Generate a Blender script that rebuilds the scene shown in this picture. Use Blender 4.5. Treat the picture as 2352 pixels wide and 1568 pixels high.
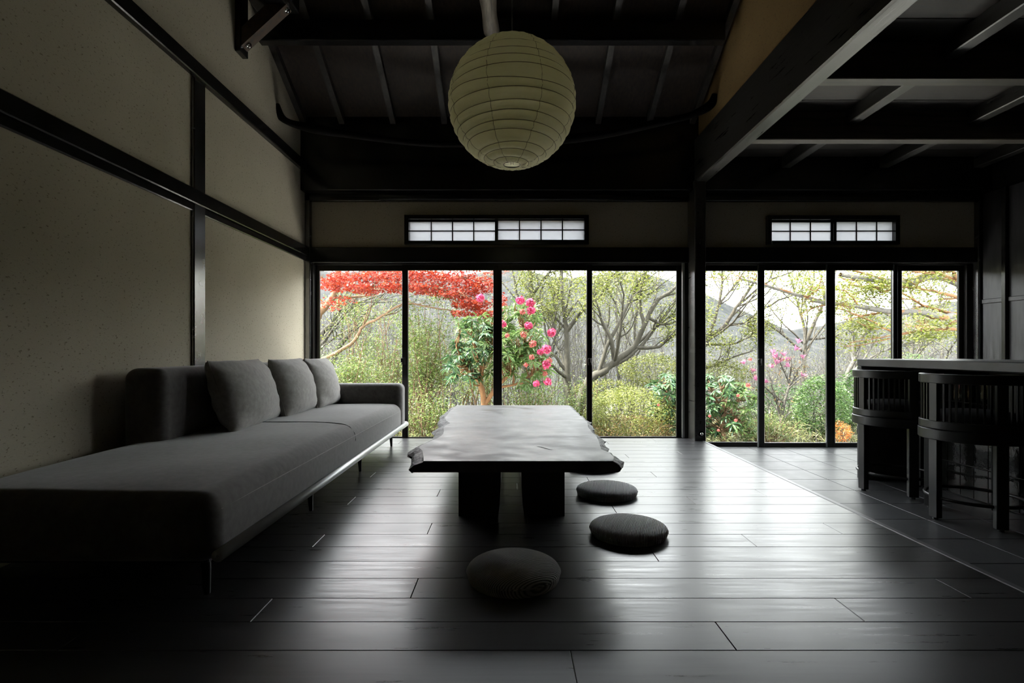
import bpy, bmesh, math, random
import numpy as np
from mathutils import Vector, Matrix

for _o in list(bpy.data.objects):
    bpy.data.objects.remove(_o)
S = bpy.context.scene
C = bpy.context.collection
PI = math.pi

# ------------------------------------------------------------------ camera
F, VX, VY, H = 1230.0, 1172.0, 806.0, 0.88      # focal length and vanishing point (px), eye height (m)
cam = bpy.data.cameras.new('camera')
cam.sensor_width = 36.0
cam.lens = 36.0 * F / 2352.0
cam.shift_x = (1176.0 - VX) / 2352.0
cam.shift_y = (VY - 784.0) / 2352.0
cam.clip_start, cam.clip_end = 0.05, 2000
camo = bpy.data.objects.new('camera', cam)
C.objects.link(camo)
camo.location = (0, 0, H)
camo.rotation_euler = (PI / 2, 0, 0)
S.camera = camo

# ------------------------------------------------------------------ sky, sun, exposure
W = bpy.data.worlds.new('sky')
S.world = W
W.use_nodes = True
bg = W.node_tree.nodes['Background']
bg.inputs['Color'].default_value = (0.95, 0.968, 1.0, 1)
bg.inputs['Strength'].default_value = 13.0
sun = bpy.data.lights.new('sun', 'SUN')
sun.energy = 31.0
sun.angle = math.radians(2.0)
sun.color = (1.0, 0.95, 0.86)
suno = bpy.data.objects.new('sun', sun)
C.objects.link(suno)
suno.rotation_euler = Vector((0.80, 0.06, -1.05)).to_track_quat('-Z', 'Y').to_euler()

vs = S.view_settings
vs.view_transform = 'Standard'
vs.look = 'None'
vs.gamma = 1.0
vs.exposure = 0.0
vs.use_curve_mapping = False
S.cycles.use_denoising = True
S.cycles.caustics_reflective = True
S.cycles.caustics_refractive = False
S.cycles.max_bounces = 9
S.cycles.diffuse_bounces = 6
S.cycles.use_adaptive_sampling = True
S.cycles.adaptive_threshold = 0.015
S.cycles.transparent_max_bounces = 12
S.cycles.sample_clamp_indirect = 6.0


# ------------------------------------------------------------------ helpers
def at(x, y, d):
    """the point of the photograph's ray (x, y) that lies d metres into the scene"""
    return Vector(((x - VX) * d / F, d, H - (y - VY) * d / F))


def put(name, me, mat=None, parent=None, label=None, cat=None, group=None, kind=None):
    o = bpy.data.objects.new(name, me)
    C.objects.link(o)
    if me is not None and mat is not None and not me.materials:
        me.materials.append(mat)
    if parent is not None:
        o.parent = parent
        o.location = -Vector(parent_loc(parent))
    tag(o, label, cat, group, kind)
    return o


def parent_loc(p):
    v = Vector((0, 0, 0))
    while p is not None:
        v = v + Vector(p.location)
        p = p.parent
    return v


def tag(o, label=None, cat=None, group=None, kind=None):
    if label: o['label'] = label
    if cat: o['category'] = cat
    if group: o['group'] = group
    if kind: o['kind'] = kind
    return o


def empty(name, loc, label=None, cat=None, group=None, kind=None):
    o = bpy.data.objects.new(name, None)
    C.objects.link(o)
    o.location = loc
    o.empty_display_size = 0.1
    return tag(o, label, cat, group, kind)


def mesh(name, v, f, smooth=False):
    me = bpy.data.meshes.new(name)
    v = v.tolist() if isinstance(v, np.ndarray) else v
    f = f.tolist() if isinstance(f, np.ndarray) else f
    me.from_pydata(v, [], f)
    if smooth:
        me.polygons.foreach_set('use_smooth', [True] * len(me.polygons))
    me.update()
    return me


def boxes(name, lst, bevel=0.0):
    """one mesh of one or several boxes (x0,x1,y0,y1,z0,z1)"""
    bm = bmesh.new()
    for (x0, x1, y0, y1, z0, z1) in lst:
        r = bmesh.ops.create_cube(bm, size=1.0)
        for v in r['verts']:
            v.co = Vector(((x0 + x1) / 2 + v.co.x * (x1 - x0), (y0 + y1) / 2 + v.co.y * (y1 - y0), (z0 + z1) / 2 + v.co.z * (z1 - z0)))
    if bevel:
        bmesh.ops.bevel(bm, geom=list(bm.edges), offset=bevel, segments=1, affect='EDGES')
    me = bpy.data.meshes.new(name)
    bm.to_mesh(me)
    bm.free()
    return me


def box(name, x0, x1, y0, y1, z0, z1, mat, parent=None, bevel=0.004, **kw):
    return put(name, boxes(name, [(x0, x1, y0, y1, z0, z1)], bevel), mat, parent, **kw)


def prism(name, prof, axis, a0, a1):
    """closed profile (list of 2-d points) swept along an axis from a0 to a1"""
    n = len(prof)
    v = []
    for a in (a0, a1):
        for p, q in prof:
            v.append((a, p, q) if axis == 'x' else ((p, a, q) if axis == 'y' else (p, q, a)))
    f = [tuple(range(n)), tuple(range(2 * n - 1, n - 1, -1))]
    for i in range(n):
        j = (i + 1) % n
        f.append((i, i + n, j + n, j))
    me = mesh(name, v, f)
    bm = bmesh.new()
    bm.from_mesh(me)
    bmesh.ops.recalc_face_normals(bm, faces=list(bm.faces))
    bm.to_mesh(me)
    bm.free()
    return me


def smooth_path(pts, n):
    p = np.array([list(q) for q in pts], float)
    if len(p) == 2:
        t = np.linspace(0, 1, n)[:, None]
        return p[0] * (1 - t) + p[1] * t
    e = np.vstack([2 * p[0] - p[1], p, 2 * p[-1] - p[-2]])
    out = []
    for u in np.linspace(0, len(p) - 1 - 1e-6, n):
        i = int(u)
        t = u - i
        a, b, c, d = e[i], e[i + 1], e[i + 2], e[i + 3]
        out.append(0.5 * ((2 * b) + (-a + c) * t + (2 * a - 5 * b + 4 * c - d) * t * t + (-a + 3 * b - 3 * c + d) * t ** 3))
    return np.array(out)


class Geo:
    def __init__(self):
        self.v, self.f, self.n = [], [], 0

    def add(self, v, f):
        self.v.append(np.asarray(v, float))
        f = np.asarray(f, int) + self.n
        self.f.append(f)
        self.n += len(v)

    def tube(self, pts, rad, sides=6, close=False, caps=True):
        p = np.asarray(pts, float)
        n = len(p)
        rad = np.broadcast_to(np.asarray(rad, float), (n,))
        if close:
            t = np.roll(p, -1, 0) - np.roll(p, 1, 0)
        else:
            t = np.gradient(p, axis=0)
        t /= np.linalg.norm(t, axis=1)[:, None] + 1e-12
        ref = np.array([0.0, 0, 1]) if abs(t[:, 2]).mean() < 0.8 else np.array([1.0, 0, 0])
        a = np.cross(t, ref)
        a /= np.linalg.norm(a, axis=1)[:, None] + 1e-12
        b = np.cross(t, a)
        ang = np.linspace(0, 2 * PI, sides, endpoint=False)
        v = p[:, None, :] + rad[:, None, None] * (np.cos(ang)[None, :, None] * a[:, None, :] + np.sin(ang)[None, :, None] * b[:, None, :])
        v = v.reshape(-1, 3)
        m = n if close else n - 1
        i = np.arange(m)[:, None]
        j = np.arange(sides)[None, :]
        i2 = (i + 1) % n
        j2 = (j + 1) % sides
        f = np.stack([i * sides + j, i * sides + j2, i2 * sides + j2, i2 * sides + j], -1).reshape(-1, 4)
        self.add(v, f)

    def mesh(self, name, smooth=False):
        v = np.vstack(self.v)
        me = bpy.data.meshes.new(name)
        if len({a.shape[1] for a in self.f}) == 1:
            f = np.vstack(self.f).astype(np.int32)
            k = f.shape[1]
            me.vertices.add(len(v))
            me.vertices.foreach_set('co', v.astype(np.float32).ravel())
            me.loops.add(f.size)
            me.loops.foreach_set('vertex_index', f.ravel())
            me.polygons.add(len(f))
            me.polygons.foreach_set('loop_start', np.arange(0, f.size, k, dtype=np.int32))
            me.update(calc_edges=True)
            me.validate()
        else:
            me.from_pydata(v.tolist(), [], [r for a in self.f for r in a.tolist()])
        if smooth:
            me.polygons.foreach_set('use_smooth', np.ones(len(me.polygons), bool))
        me.update()
        return me


def rounded(name, x0, x1, y0, y1, z0, z1, r, seg=4, inner=(4, 4, 4), deform=None):
    """box with fully rounded edges; deform(V) bends its vertices"""
    h = np.array([x1 - x0, y1 - y0, z1 - z0]) / 2
    c = np.array([x1 + x0, y1 + y0, z1 + z0]) / 2
    r = min(r, h.min() * 0.999)

    def axis(k):
        e = r * np.tan(np.linspace(0, PI / 4, seg + 1))
        core = np.linspace(-(h[k] - r), h[k] - r, inner[k] + 1)
        return np.concatenate([-(h[k] - r) - e[::-1][:-1], core, (h[k] - r) + e[1:]])
    ax = [axis(0), axis(1), axis(2)]
    V, Fc, base = [], [], 0
    for k in range(3):
        u, w = (k + 1) % 3, (k + 2) % 3
        for s in (-1, 1):
            A, B = np.meshgrid(ax[u], ax[w], indexing='ij')
            p = np.zeros(A.shape + (3,))
            p[..., u], p[..., w], p[..., k] = A, B, s * h[k]
            na, nb = A.shape
            V.append(p.reshape(-1, 3))
            i, j = np.meshgrid(np.arange(na - 1), np.arange(nb - 1), indexing='ij')
            q = np.stack([i * nb + j, (i + 1) * nb + j, (i + 1) * nb + j + 1, i * nb + j + 1], -1).reshape(-1, 4)
            if s < 0:
                q = q[:, ::-1]
            Fc.append(q + base)
            base += na * nb
    V = np.vstack(V)
    Fc = np.vstack(Fc)
    q = np.clip(V, -(h - r), h - r)
    d = V - q
    d /= np.linalg.norm(d, axis=1)[:, None] + 1e-12
    V = q + d * r
    key = np.round(V * 1e5).astype(np.int64)
    _, idx, inv = np.unique(key, axis=0, return_index=True, return_inverse=True)
    V = V[idx]
    Fc = inv.reshape(-1)[Fc]
    if deform is not None:
        V = deform(V, h)
    return mesh(name, V + c, Fc, True)


# ------------------------------------------------------------------ materials
def new_mat(name):
    m = bpy.data.materials.new(name)
    m.use_nodes = True
    nt = m.node_tree
    return m, nt, nt.nodes['Principled BSDF']


def N(nt, t, **kw):
    n = nt.nodes.new(t)
    for k, v in kw.items():
        if hasattr(n, k):
            setattr(n, k, v)
        else:
            n.inputs[k.replace('_', ' ')].default_value = v
    return n


def ramp(nt, fac, stops):
    r = nt.nodes.new('ShaderNodeValToRGB')
    while len(r.color_ramp.elements) < len(stops):
        r.color_ramp.elements.new(0.5)
    for e, (p, c) in zip(r.color_ramp.elements, stops):
        e.position = p
        e.color = (*c, 1)
    nt.links.new(fac, r.inputs['Fac'])
    return r


def coords(nt, scale, rand=True, rot=(0, 0, 0)):
    tc = nt.nodes.new('ShaderNodeTexCoord')
    mp = nt.nodes.new('ShaderNodeMapping')
    mp.inputs['Scale'].default_value = scale
    mp.inputs['Rotation'].default_value = rot
    nt.links.new(tc.outputs['Object'], mp.inputs['Vector'])
    if rand:
        oi = nt.nodes.new('ShaderNodeObjectInfo')
        mu = N(nt, 'ShaderNodeMath', operation='MULTIPLY')
        mu.inputs[1].default_value = 37.0
        nt.links.new(oi.outputs['Random'], mu.inputs[0])
        cb = nt.nodes.new('ShaderNodeCombineXYZ')
        for k in range(3):
            nt.links.new(mu.outputs[0], cb.inputs[k])
        nt.links.new(cb.outputs[0], mp.inputs['Location'])
    return mp.outputs['Vector']


def textured(name, c0, c1, scale, rough=(0.4, 0.5), noise=4.0, detail=6, bump=0.0, spec=0.5, ior=1.5, rand=True, sheen=0.0, lo=0.3, hi=0.7, bscale=None):
    m, nt, b = new_mat(name)
    vec = coords(nt, scale, rand)
    n = N(nt, 'ShaderNodeTexNoise', Scale=noise, Detail=detail, Roughness=0.62)
    nt.links.new(vec, n.inputs['Vector'])
    r = ramp(nt, n.outputs['Fac'], [(lo, c0), (hi, c1)])
    nt.links.new(r.outputs['Color'], b.inputs['Base Color'])
    rr = N(nt, 'ShaderNodeMapRange')
    rr.inputs['From Min'].default_value, rr.inputs['From Max'].default_value = lo, hi
    rr.inputs['To Min'].default_value, rr.inputs['To Max'].default_value = rough
    nt.links.new(n.outputs['Fac'], rr.inputs['Value'])
    nt.links.new(rr.outputs['Result'], b.inputs['Roughness'])
    b.inputs['Specular IOR Level'].default_value = spec
    b.inputs['IOR'].default_value = ior
    if sheen:
        b.inputs['Sheen Weight'].default_value = sheen
        b.inputs['Sheen Roughness'].default_value = 0.4
    if bump:
        src = n
        if bscale:
            src = N(nt, 'ShaderNodeTexNoise', Scale=bscale, Detail=4)
            nt.links.new(vec, src.inputs['Vector'])
        bp = N(nt, 'ShaderNodeBump', Strength=bump, Distance=0.01)
        nt.links.new(src.outputs['Fac'], bp.inputs['Height'])
        nt.links.new(bp.outputs['Normal'], b.inputs['Normal'])
    return m


def plain(name, col, rough=0.5, metal=0.0, spec=0.5):
    m, nt, b = new_mat(name)
    b.inputs['Base Color'].default_value = (*col, 1)
    b.inputs['Roughness'].default_value = rough
    b.inputs['Metallic'].default_value = metal
    b.inputs['Specular IOR Level'].default_value = spec
    return m


def plaster_mat(name, a, b_, fleck):
    m, nt, b = new_mat(name)
    vec = coords(nt, (1, 1, 1), False)
    n = N(nt, 'ShaderNodeTexNoise', Scale=1.3, Detail=5)
    nt.links.new(vec, n.inputs['Vector'])
    r = ramp(nt, n.outputs['Fac'], [(0.3, a), (0.7, b_)])
    vec2 = coords(nt, (1, 0.55, 1), False)
    n2 = N(nt, 'ShaderNodeTexNoise', Scale=95.0, Detail=3, Roughness=0.7)
    nt.links.new(vec2, n2.inputs['Vector'])
    r2 = ramp(nt, n2.outputs['Fac'], [(0.61, (0, 0, 0)), (0.67, (1, 1, 1))])
    mx = N(nt, 'ShaderNodeMix', data_type='RGBA')
    nt.links.new(r2.outputs['Color'], mx.inputs[0])
    nt.links.new(r.outputs['Color'], mx.inputs[6])
    mx.inputs[7].default_value = (*fleck, 1)
    nt.links.new(mx.outputs[2], b.inputs['Base Color'])
    b.inputs['Roughness'].default_value = 0.85
    b.inputs['Specular IOR Level'].default_value = 0.2
    bp = N(nt, 'ShaderNodeBump', Strength=0.35, Distance=0.004)
    nt.links.new(n2.outputs['Fac'], bp.inputs['Height'])
    nt.links.new(bp.outputs['Normal'], b.inputs['Normal'])
    return m


def leaf_mat(name, stops, trans=0.35, rough=0.5):
    m, nt, b = new_mat(name)
    g = nt.nodes.new('ShaderNodeNewGeometry')
    r = ramp(nt, g.outputs['Random Per Island'], stops)
    nt.links.new(r.outputs['Color'], b.inputs['Base Color'])
    b.inputs['Roughness'].default_value = rough
    b.inputs['Specular IOR Level'].default_value = 0.35
    t = nt.nodes.new('ShaderNodeBsdfTranslucent')
    nt.links.new(r.outputs['Color'], t.inputs['Color'])
    mx = nt.nodes.new('ShaderNodeMixShader')
    mx.inputs[0].default_value = trans
    nt.links.new(b.outputs[0], mx.inputs[1])
    nt.links.new(t.outputs[0], mx.inputs[2])
    nt.links.new(mx.outputs[0], nt.nodes['Material Output'].inputs['Surface'])
    return m


M = {}
M['plaster'] = plaster_mat('earth plaster', (0.43, 0.39, 0.30), (0.50, 0.455, 0.355), (0.21, 0.18, 0.125))
M['ochre'] = plaster_mat('ochre plaster', (0.20, 0.13, 0.055), (0.25, 0.17, 0.075), (0.12, 0.08, 0.04))
M['timber'] = textured('black lacquered timber', (0.006, 0.006, 0.0065), (0.014, 0.013, 0.013), (1.5, 1.5, 1.5), (0.16, 0.24), 6, 5, bump=0.02)
M['lacquer'] = textured('lacquered post', (0.006, 0.006, 0.0065), (0.012, 0.0115, 0.0115), (1.5, 1.5, 1.5), (0.24, 0.28), 6, 5, ior=2.6)
M['timber_y'] = textured('weathered beam timber', (0.007, 0.0066, 0.006), (0.036, 0.034, 0.030), (14, 0.8, 14), (0.26, 0.40), 3, 7, ior=1.75, bump=0.12, lo=0.32, hi=0.68)
M['timber_x'] = textured('weathered joist timber', (0.020, 0.017, 0.013), (0.095, 0.083, 0.066), (0.8, 14, 14), (0.38, 0.55), 3, 7, bump=0.12, lo=0.32, hi=0.68)
M['roof_board'] = textured('brown roof board', (0.018, 0.012, 0.009), (0.060, 0.041, 0.030), (12, 1.0, 12), (0.6, 0.75), 4, 7, bump=0.1)
M['ceil_board'] = textured('grey ceiling board', (0.012, 0.010, 0.008), (0.046, 0.039, 0.033), (1.0, 12, 12), (0.5, 0.65), 4, 7, bump=0.1)
M['rafter'] = textured('rafter timber', (0.016, 0.014, 0.012), (0.055, 0.048, 0.042), (10, 1, 10), (0.45, 0.6), 4, 6, bump=0.1)
M['brace'] = textured('brown brace timber', (0.016, 0.009, 0.004), (0.07, 0.036, 0.015), (6, 6, 6), (0.5, 0.65), 5, 6, bump=0.1)
M['log'] = textured('peeled log', (0.045, 0.038, 0.030), (0.20, 0.172, 0.135), (9, 1.3, 9), (0.45, 0.6), 4, 6, bump=0.2)
M['plank'] = textured('charcoal floor plank', (0.007, 0.0068, 0.0076), (0.040, 0.039, 0.042), (0.7, 11, 4), (0.26, 0.40), 4, 7, bump=0.010, spec=0.85, ior=1.6)
M['charcoal'] = plain('matt black log', (0.006, 0.005, 0.005), 0.85, 0.0, 0.1)  # even near-black, rough finish so the bent log barely shows
M['subfloor'] = plain('floor joint', (0.004, 0.004, 0.004), 0.8)
M['tile'] = textured('grey slate tile', (0.032, 0.034, 0.036), (0.060, 0.062, 0.065), (1, 1, 1), (0.34, 0.46), 7, 8, bump=0.05, spec=0.28)
M['grout'] = plain('dark grout', (0.03, 0.03, 0.03), 0.8)
M['edge'] = plain('grey floor edging', (0.10, 0.10, 0.105), 0.4)
M['alu'] = plain('bronze aluminium frame', (0.012, 0.011, 0.010), 0.28)
M['silver'] = plain('brushed aluminium', (0.62, 0.65, 0.65), 0.32, 1.0)
M['rail'] = plain('satin aluminium tube', (0.52, 0.54, 0.54), 0.38, 0.35)
M['chrome'] = plain('polished metal', (0.7, 0.7, 0.7), 0.2, 1.0)
M['fabric'] = textured('taupe velour', (0.096, 0.090, 0.086), (0.150, 0.142, 0.137), (1, 1, 1), (0.8, 0.95), 30, 5, bump=0.05, spec=0.2, sheen=0.35)
M['pillow'] = textured('grey pillow velour', (0.235, 0.225, 0.21), (0.35, 0.335, 0.315), (1, 1, 1), (0.8, 0.95), 34, 5, bump=0.05, spec=0.2, sheen=0.35)
M['black_leg'] = plain('black metal leg', (0.008, 0.008, 0.008), 0.35)
M['slab'] = textured('charred slab', (0.010, 0.0095, 0.010), (0.115, 0.110, 0.112), (1.7, 2.2, 2), (0.30, 0.58), 3.2, 11, bump=0.05, spec=0.36, rand=False)
M['bark'] = textured('charred live edge', (0.002, 0.002, 0.002), (0.045, 0.045, 0.046), (1, 1, 1), (0.35, 0.7), 34, 7, bump=1.0, rand=False)
M['slab_leg'] = textured('black table leg', (0.006, 0.006, 0.006), (0.016, 0.015, 0.015), (6, 6, 1), (0.4, 0.55), 4, 5)
M['counter'] = textured('grey mortar counter', (0.060, 0.063, 0.063), (0.095, 0.098, 0.097), (1, 1, 1), (0.34, 0.46), 5, 6, bump=0.03)
M['counter_body'] = plain('black counter body', (0.006, 0.006, 0.006), 0.4)
M['glaze'] = textured('glossy dark tile', (0.006, 0.007, 0.006), (0.02, 0.02, 0.018), (1, 1, 1), (0.05, 0.1), 9, 4, bump=0.15)
M['stool'] = plain('black stool wood', (0.016, 0.017, 0.016), 0.36)
M['stool_seat'] = textured('dark grey stool fabric', (0.03, 0.03, 0.033), (0.05, 0.05, 0.054), (1, 1, 1), (0.8, 0.9), 40, 4, spec=0.2)
M['panel'] = textured('dark grained panel', (0.010, 0.010, 0.011), (0.036, 0.035, 0.037), (5, 5, 0.7), (0.32, 0.5), 5, 7, bump=0.08)
M['rib'] = plain('bamboo rib', (0.16, 0.12, 0.055), 0.6)
M['wire'] = plain('lantern wire', (0.10, 0.085, 0.05), 0.5)
M['cord'] = plain('grey cord', (0.16, 0.16, 0.16), 0.6)


def paper_mat():
    m, nt, b = new_mat('washi paper')
    vec = coords(nt, (1, 1, 1), False)
    n = N(nt, 'ShaderNodeTexNoise', Scale=14.0, Detail=6)
    nt.links.new(vec, n.inputs['Vector'])
    r = ramp(nt, n.outputs['Fac'], [(0.3, (0.90, 0.865, 0.63)), (0.7, (0.94, 0.91, 0.70))])
    nt.links.new(r.outputs['Color'], b.inputs['Base Color'])
    b.inputs['Roughness'].default_value = 0.7
    b.inputs['Specular IOR Level'].default_value = 0.25
    n2 = N(nt, 'ShaderNodeTexNoise', Scale=26.0, Detail=5, Distortion=1.5)
    nt.links.new(vec, n2.inputs['Vector'])
    bp = N(nt, 'ShaderNodeBump', Strength=0.25, Distance=0.01)
    nt.links.new(n2.outputs['Fac'], bp.inputs['Height'])
    nt.links.new(bp.outputs['Normal'], b.inputs['Normal'])
    t = nt.nodes.new('ShaderNodeBsdfTranslucent')
    nt.links.new(r.outputs['Color'], t.inputs['Color'])
    mx = nt.nodes.new('ShaderNodeMixShader')
    mx.inputs[0].default_value = 0.62
    nt.links.new(b.outputs[0], mx.inputs[1])
    nt.links.new(t.outputs[0], mx.inputs[2])
    nt.links.new(mx.outputs[0], nt.nodes['Material Output'].inputs['Surface'])
    return m


def glass_mat():
    m, nt, b = new_mat('window glass')
    tr = nt.nodes.new('ShaderNodeBsdfTransparent')
    tr.inputs['Color'].default_value = (0.97, 0.985, 0.98, 1)
    gl = nt.nodes.new('ShaderNodeBsdfGlossy')
    gl.inputs['Roughness'].default_value = 0.0
    fr = N(nt, 'ShaderNodeFresnel', IOR=1.45)
    mx = nt.nodes.new('ShaderNodeMixShader')
    ge = nt.nodes.new('ShaderNodeNewGeometry')          # reflect once per pane, on the side the ray meets first
    sb = N(nt, 'ShaderNodeMath', operation='SUBTRACT', use_clamp=True)
    nt.links.new(fr.outputs[0], sb.inputs[0])
    nt.links.new(ge.outputs['Backfacing'], sb.inputs[1])
    nt.links.new(sb.outputs[0], mx.inputs[0])
    nt.links.new(tr.outputs[0], mx.inputs[1])
    nt.links.new(gl.outputs[0], mx.inputs[2])
    nt.links.new(mx.outputs[0], nt.nodes['Material Output'].inputs['Surface'])
    return m


def frosted_mat():
    m, nt, b = new_mat('frosted pane')
    b.inputs['Base Color'].default_value = (0.75, 0.76, 0.77, 1)
    b.inputs['Roughness'].default_value = 0.4
    t = nt.nodes.new('ShaderNodeBsdfTranslucent')
    t.inputs['Color'].default_value = (0.47, 0.48, 0.49, 1)
    mx = nt.nodes.new('ShaderNodeMixShader')
    mx.inputs[0].default_value = 0.75
    nt.links.new(b.outputs[0], mx.inputs[1])
    nt.links.new(t.outputs[0], mx.inputs[2])
    nt.links.new(mx.outputs[0], nt.nodes['Material Output'].inputs['Surface'])
    return m


def knit_mat(name, rot):
    m, nt, b = new_mat(name)
    vec = coords(nt, (1, 1, 1), False, (0, 0, rot))
    w = N(nt, 'ShaderNodeTexWave', Scale=46.0, Distortion=0.6)
    w.inputs['Detail'].default_value = 1.0
    nt.links.new(vec, w.inputs['Vector'])
    n = N(nt, 'ShaderNodeTexNoise', Scale=420.0, Detail=2)
    nt.links.new(vec, n.inputs['Vector'])
    ad = N(nt, 'ShaderNodeMath', operation='MULTIPLY_ADD')
    ad.inputs[1].default_value = 0.6
    nt.links.new(n.outputs['Fac'], ad.inputs[0])
    nt.links.new(w.outputs['Fac'], ad.inputs[2])
    r = ramp(nt, ad.outputs[0], [(0.2, (0.08, 0.08, 0.082)), (1.1, (0.62, 0.62, 0.63))])
    nt.links.new(r.outputs['Color'], b.inputs['Base Color'])
    b.inputs['Roughness'].default_value = 0.85
    b.inputs['Specular IOR Level'].default_value = 0.25
    b.inputs['Sheen Weight'].default_value = 1.0
    b.inputs['Sheen Roughness'].default_value = 0.3
    bp = N(nt, 'ShaderNodeBump', Strength=0.8, Distance=0.004)
    nt.links.new(ad.outputs[0], bp.inputs['Height'])
    nt.links.new(bp.outputs['Normal'], b.inputs['Normal'])
    return m


M['paper'] = paper_mat()
M['glass'] = glass_mat()
M['frost'] = frosted_mat()
M['knit_a'] = knit_mat('ribbed knit', 0.35)
M['knit_b'] = knit_mat('fine ribbed knit', 1.25)

# ------------------------------------------------------------------ the room: dimensions
XL, XR = -2.075, 4.77          # left and right wall
YB = 5.42                      # inner face of the window wall
YF = -2.6                      # wall behind the camera
ZT = -0.102                    # tiled floor


def roof_z(y):                 # underside of the rafters
    return 3.12 + 0.52 * (5.295 - y)


def structure(name, me, mat, parent=None, label=None):
    return put(name, me, mat, parent, label=label, kind='structure' if parent is None else None)


# walls
structure('wall_left', boxes('wall_left', [(XL - 0.12, XL, YF, 5.6, -0.2, 6.2)]), M['plaster'], label='plastered left wall of straw-flecked earth plaster between black timbers')
structure('wall_front', boxes('wall_front', [(XL - 0.1, XR + 0.1, YF - 0.12, YF, -0.2, 7.4)]), M['ochre'], label='plastered wall at the end of the room opposite the windows')
structure('wall_right', boxes('wall_right', [(XR, XR + 0.12, YF, 5.6, -0.2, 3.1)]), M['counter_body'], label='dark panelled wall at the right behind the counter')
structure('wall_divider', boxes('wall_divider', [(1.86, 1.93, YF, 5.35, 2.9, 7.3)]), M['ochre'], label='ochre plaster wall above the big lengthwise beam')

ZK0, ZK1, ZU = 1.773, 1.929, 2.395


def px_x(x, d=YB): return (x - VX) * d / F
def px_z(y, d=YB): return H - (y - VY) * d / F


# window wall above the lintel, with two openings for the small windows
o1 = (px_x(931), px_x(1350), px_z(559), px_z(496))
o2 = (px_x(1764), px_x(2064), px_z(559), px_z(497))
Y0, Y1 = YB + 0.03, YB + 0.13
pieces = [(XL, o1[0], Y0, Y1, ZK1 - 0.02, ZU + 0.02), (o1[1], o2[0], Y0, Y1, ZK1 - 0.02, ZU + 0.02), (o2[1], XR, Y0, Y1, ZK1 - 0.02, ZU + 0.02)]
for o in (o1, o2):
    pieces += [(o[0], o[1], Y0, Y1, ZK1 - 0.02, o[2]), (o[0], o[1], Y0, Y1, o[3], ZU + 0.02)]
structure('wall_back', boxes('wall_back', pieces), M['plaster'], label='plaster strip above the sliding windows with two small windows')

# timbers
T = 0


def trim(x0, x1, y0, y1, z0, z1, label, mat='timber', bevel=0.006):
    global T
    T += 1
    return structure('trim_%d' % T, boxes('trim', [(x0, x1, y0, y1, z0, z1)], bevel), M[mat], label=label)


trim(XL, XR, YB - 0.01, YB + 0.12, ZK0, ZK1, 'black lintel beam across the top of the sliding windows')
trim(XL, XR, YB - 0.02, YB + 0.14, ZU, 2.5, 'black upper rail above the small windows')
trim(XL, XR, 5.29, 5.55, 2.47, 3.22, 'deep black wall plate beam under the roof slope')
trim(XL, XL + 0.03, YF, YB, 1.842, 1.938, 'upper board of the black rail along the left wall')
trim(XL, XL + 0.018, YF, YB, 1.79, 1.842, 'lower board of the black rail along the left wall')
trim(XL, XL + 0.045, YF, 5.30, 2.668, 2.769, 'high black rail along the left wall')
trim(XL, XL + 0.022, 3.48, 3.61, 0.0, 2.67, 'black post on the left wall behind the sofa', 'lacquer')
trim(XL, XL + 0.055, 5.40, 5.60, 0.0, 2.47, 'black corner post beside the leftmost window', 'lacquer')
trim(1.805, 1.915, 5.24, 5.56, ZT, 2.56, 'black post between the wooden and the tiled floor', 'timber_y')
trim(4.72, XR, 5.40, 5.60, ZT, 2.47, 'dark corner post at the right end of the windows', 'lacquer')
trim(1.82, 1.94, YF, 5.30, 2.54, 2.973, 'big dark lengthwise beam between the two ceilings', 'timber_y', 0.012)
for yy, wd in ((3.32, 'near'), (4.277, 'far')):
    trim(1.94, XR, yy, yy + 0.098, 2.57, 2.80, 'dark cross beam under the kitchen ceiling, the %s one' % wd, 'timber_x')
trim(1.94, XR, 2.36, 2.458, 2.57, 2.80, 'dark cross beam under the kitchen ceiling, nearest the room end', 'timber_x')
trim(XL, 1.765, 4.385, 4.47, 3.425, 3.60, 'black roof purlin crossing under the rafters')
for k, xx in enumerate((2.68, 3.65, 4.58)):
    trim(xx, xx + 0.09, YF, 5.35, 2.69, 2.80, 'dark ceiling joist over the kitchen, number %s from the big beam' % ('one', 'two', 'three')[k], 'timber_y')

# roof slope: boards between rafters
ceil = empty('ceiling', (0, 0, 0), kind='structure', label='sloping roof of brown boards on rafters')
rx = [-2.045 + 0.0] + [-1.666 + 0.507 * i for i in range(7)] + [1.80]


def slope(name, x0, x1, y0, y1, lo, hi, mat):
    prof = [(y0, roof_z(y0) + lo), (y1, roof_z(y1) + lo), (y1, roof_z(y1) + hi), (y0, roof_z(y0) + hi)]
    return put(name, prism(name, prof, 'x', x0, x1), mat, ceil)


for x in rx:
    slope('rafter', x - 0.026, x + 0.026, 1.4, 5.58, 0.0, 0.075, M['rafter'])
for a, b in zip(rx[:-1], rx[1:]):
    slope('board', a + 0.002, b - 0.002, 1.4, 5.6, 0.07, 0.10, M['roof_board'])
put('roof_deck', boxes('roof_deck', [(XL - 0.15, XR + 0.15, YF - 0.1, 1.5, 5.15, 5.3)]), M['counter_body'], ceil)
put('roof_cover', prism('roof_cover', [(1.3, roof_z(1.3) + 0.11), (5.85, roof_z(5.85) + 0.11), (5.85, roof_z(5.85) + 0.2), (1.3, roof_z(1.3) + 0.2)], 'x', XL - 0.9, XR + 0.9), M['counter_body'], ceil)

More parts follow.
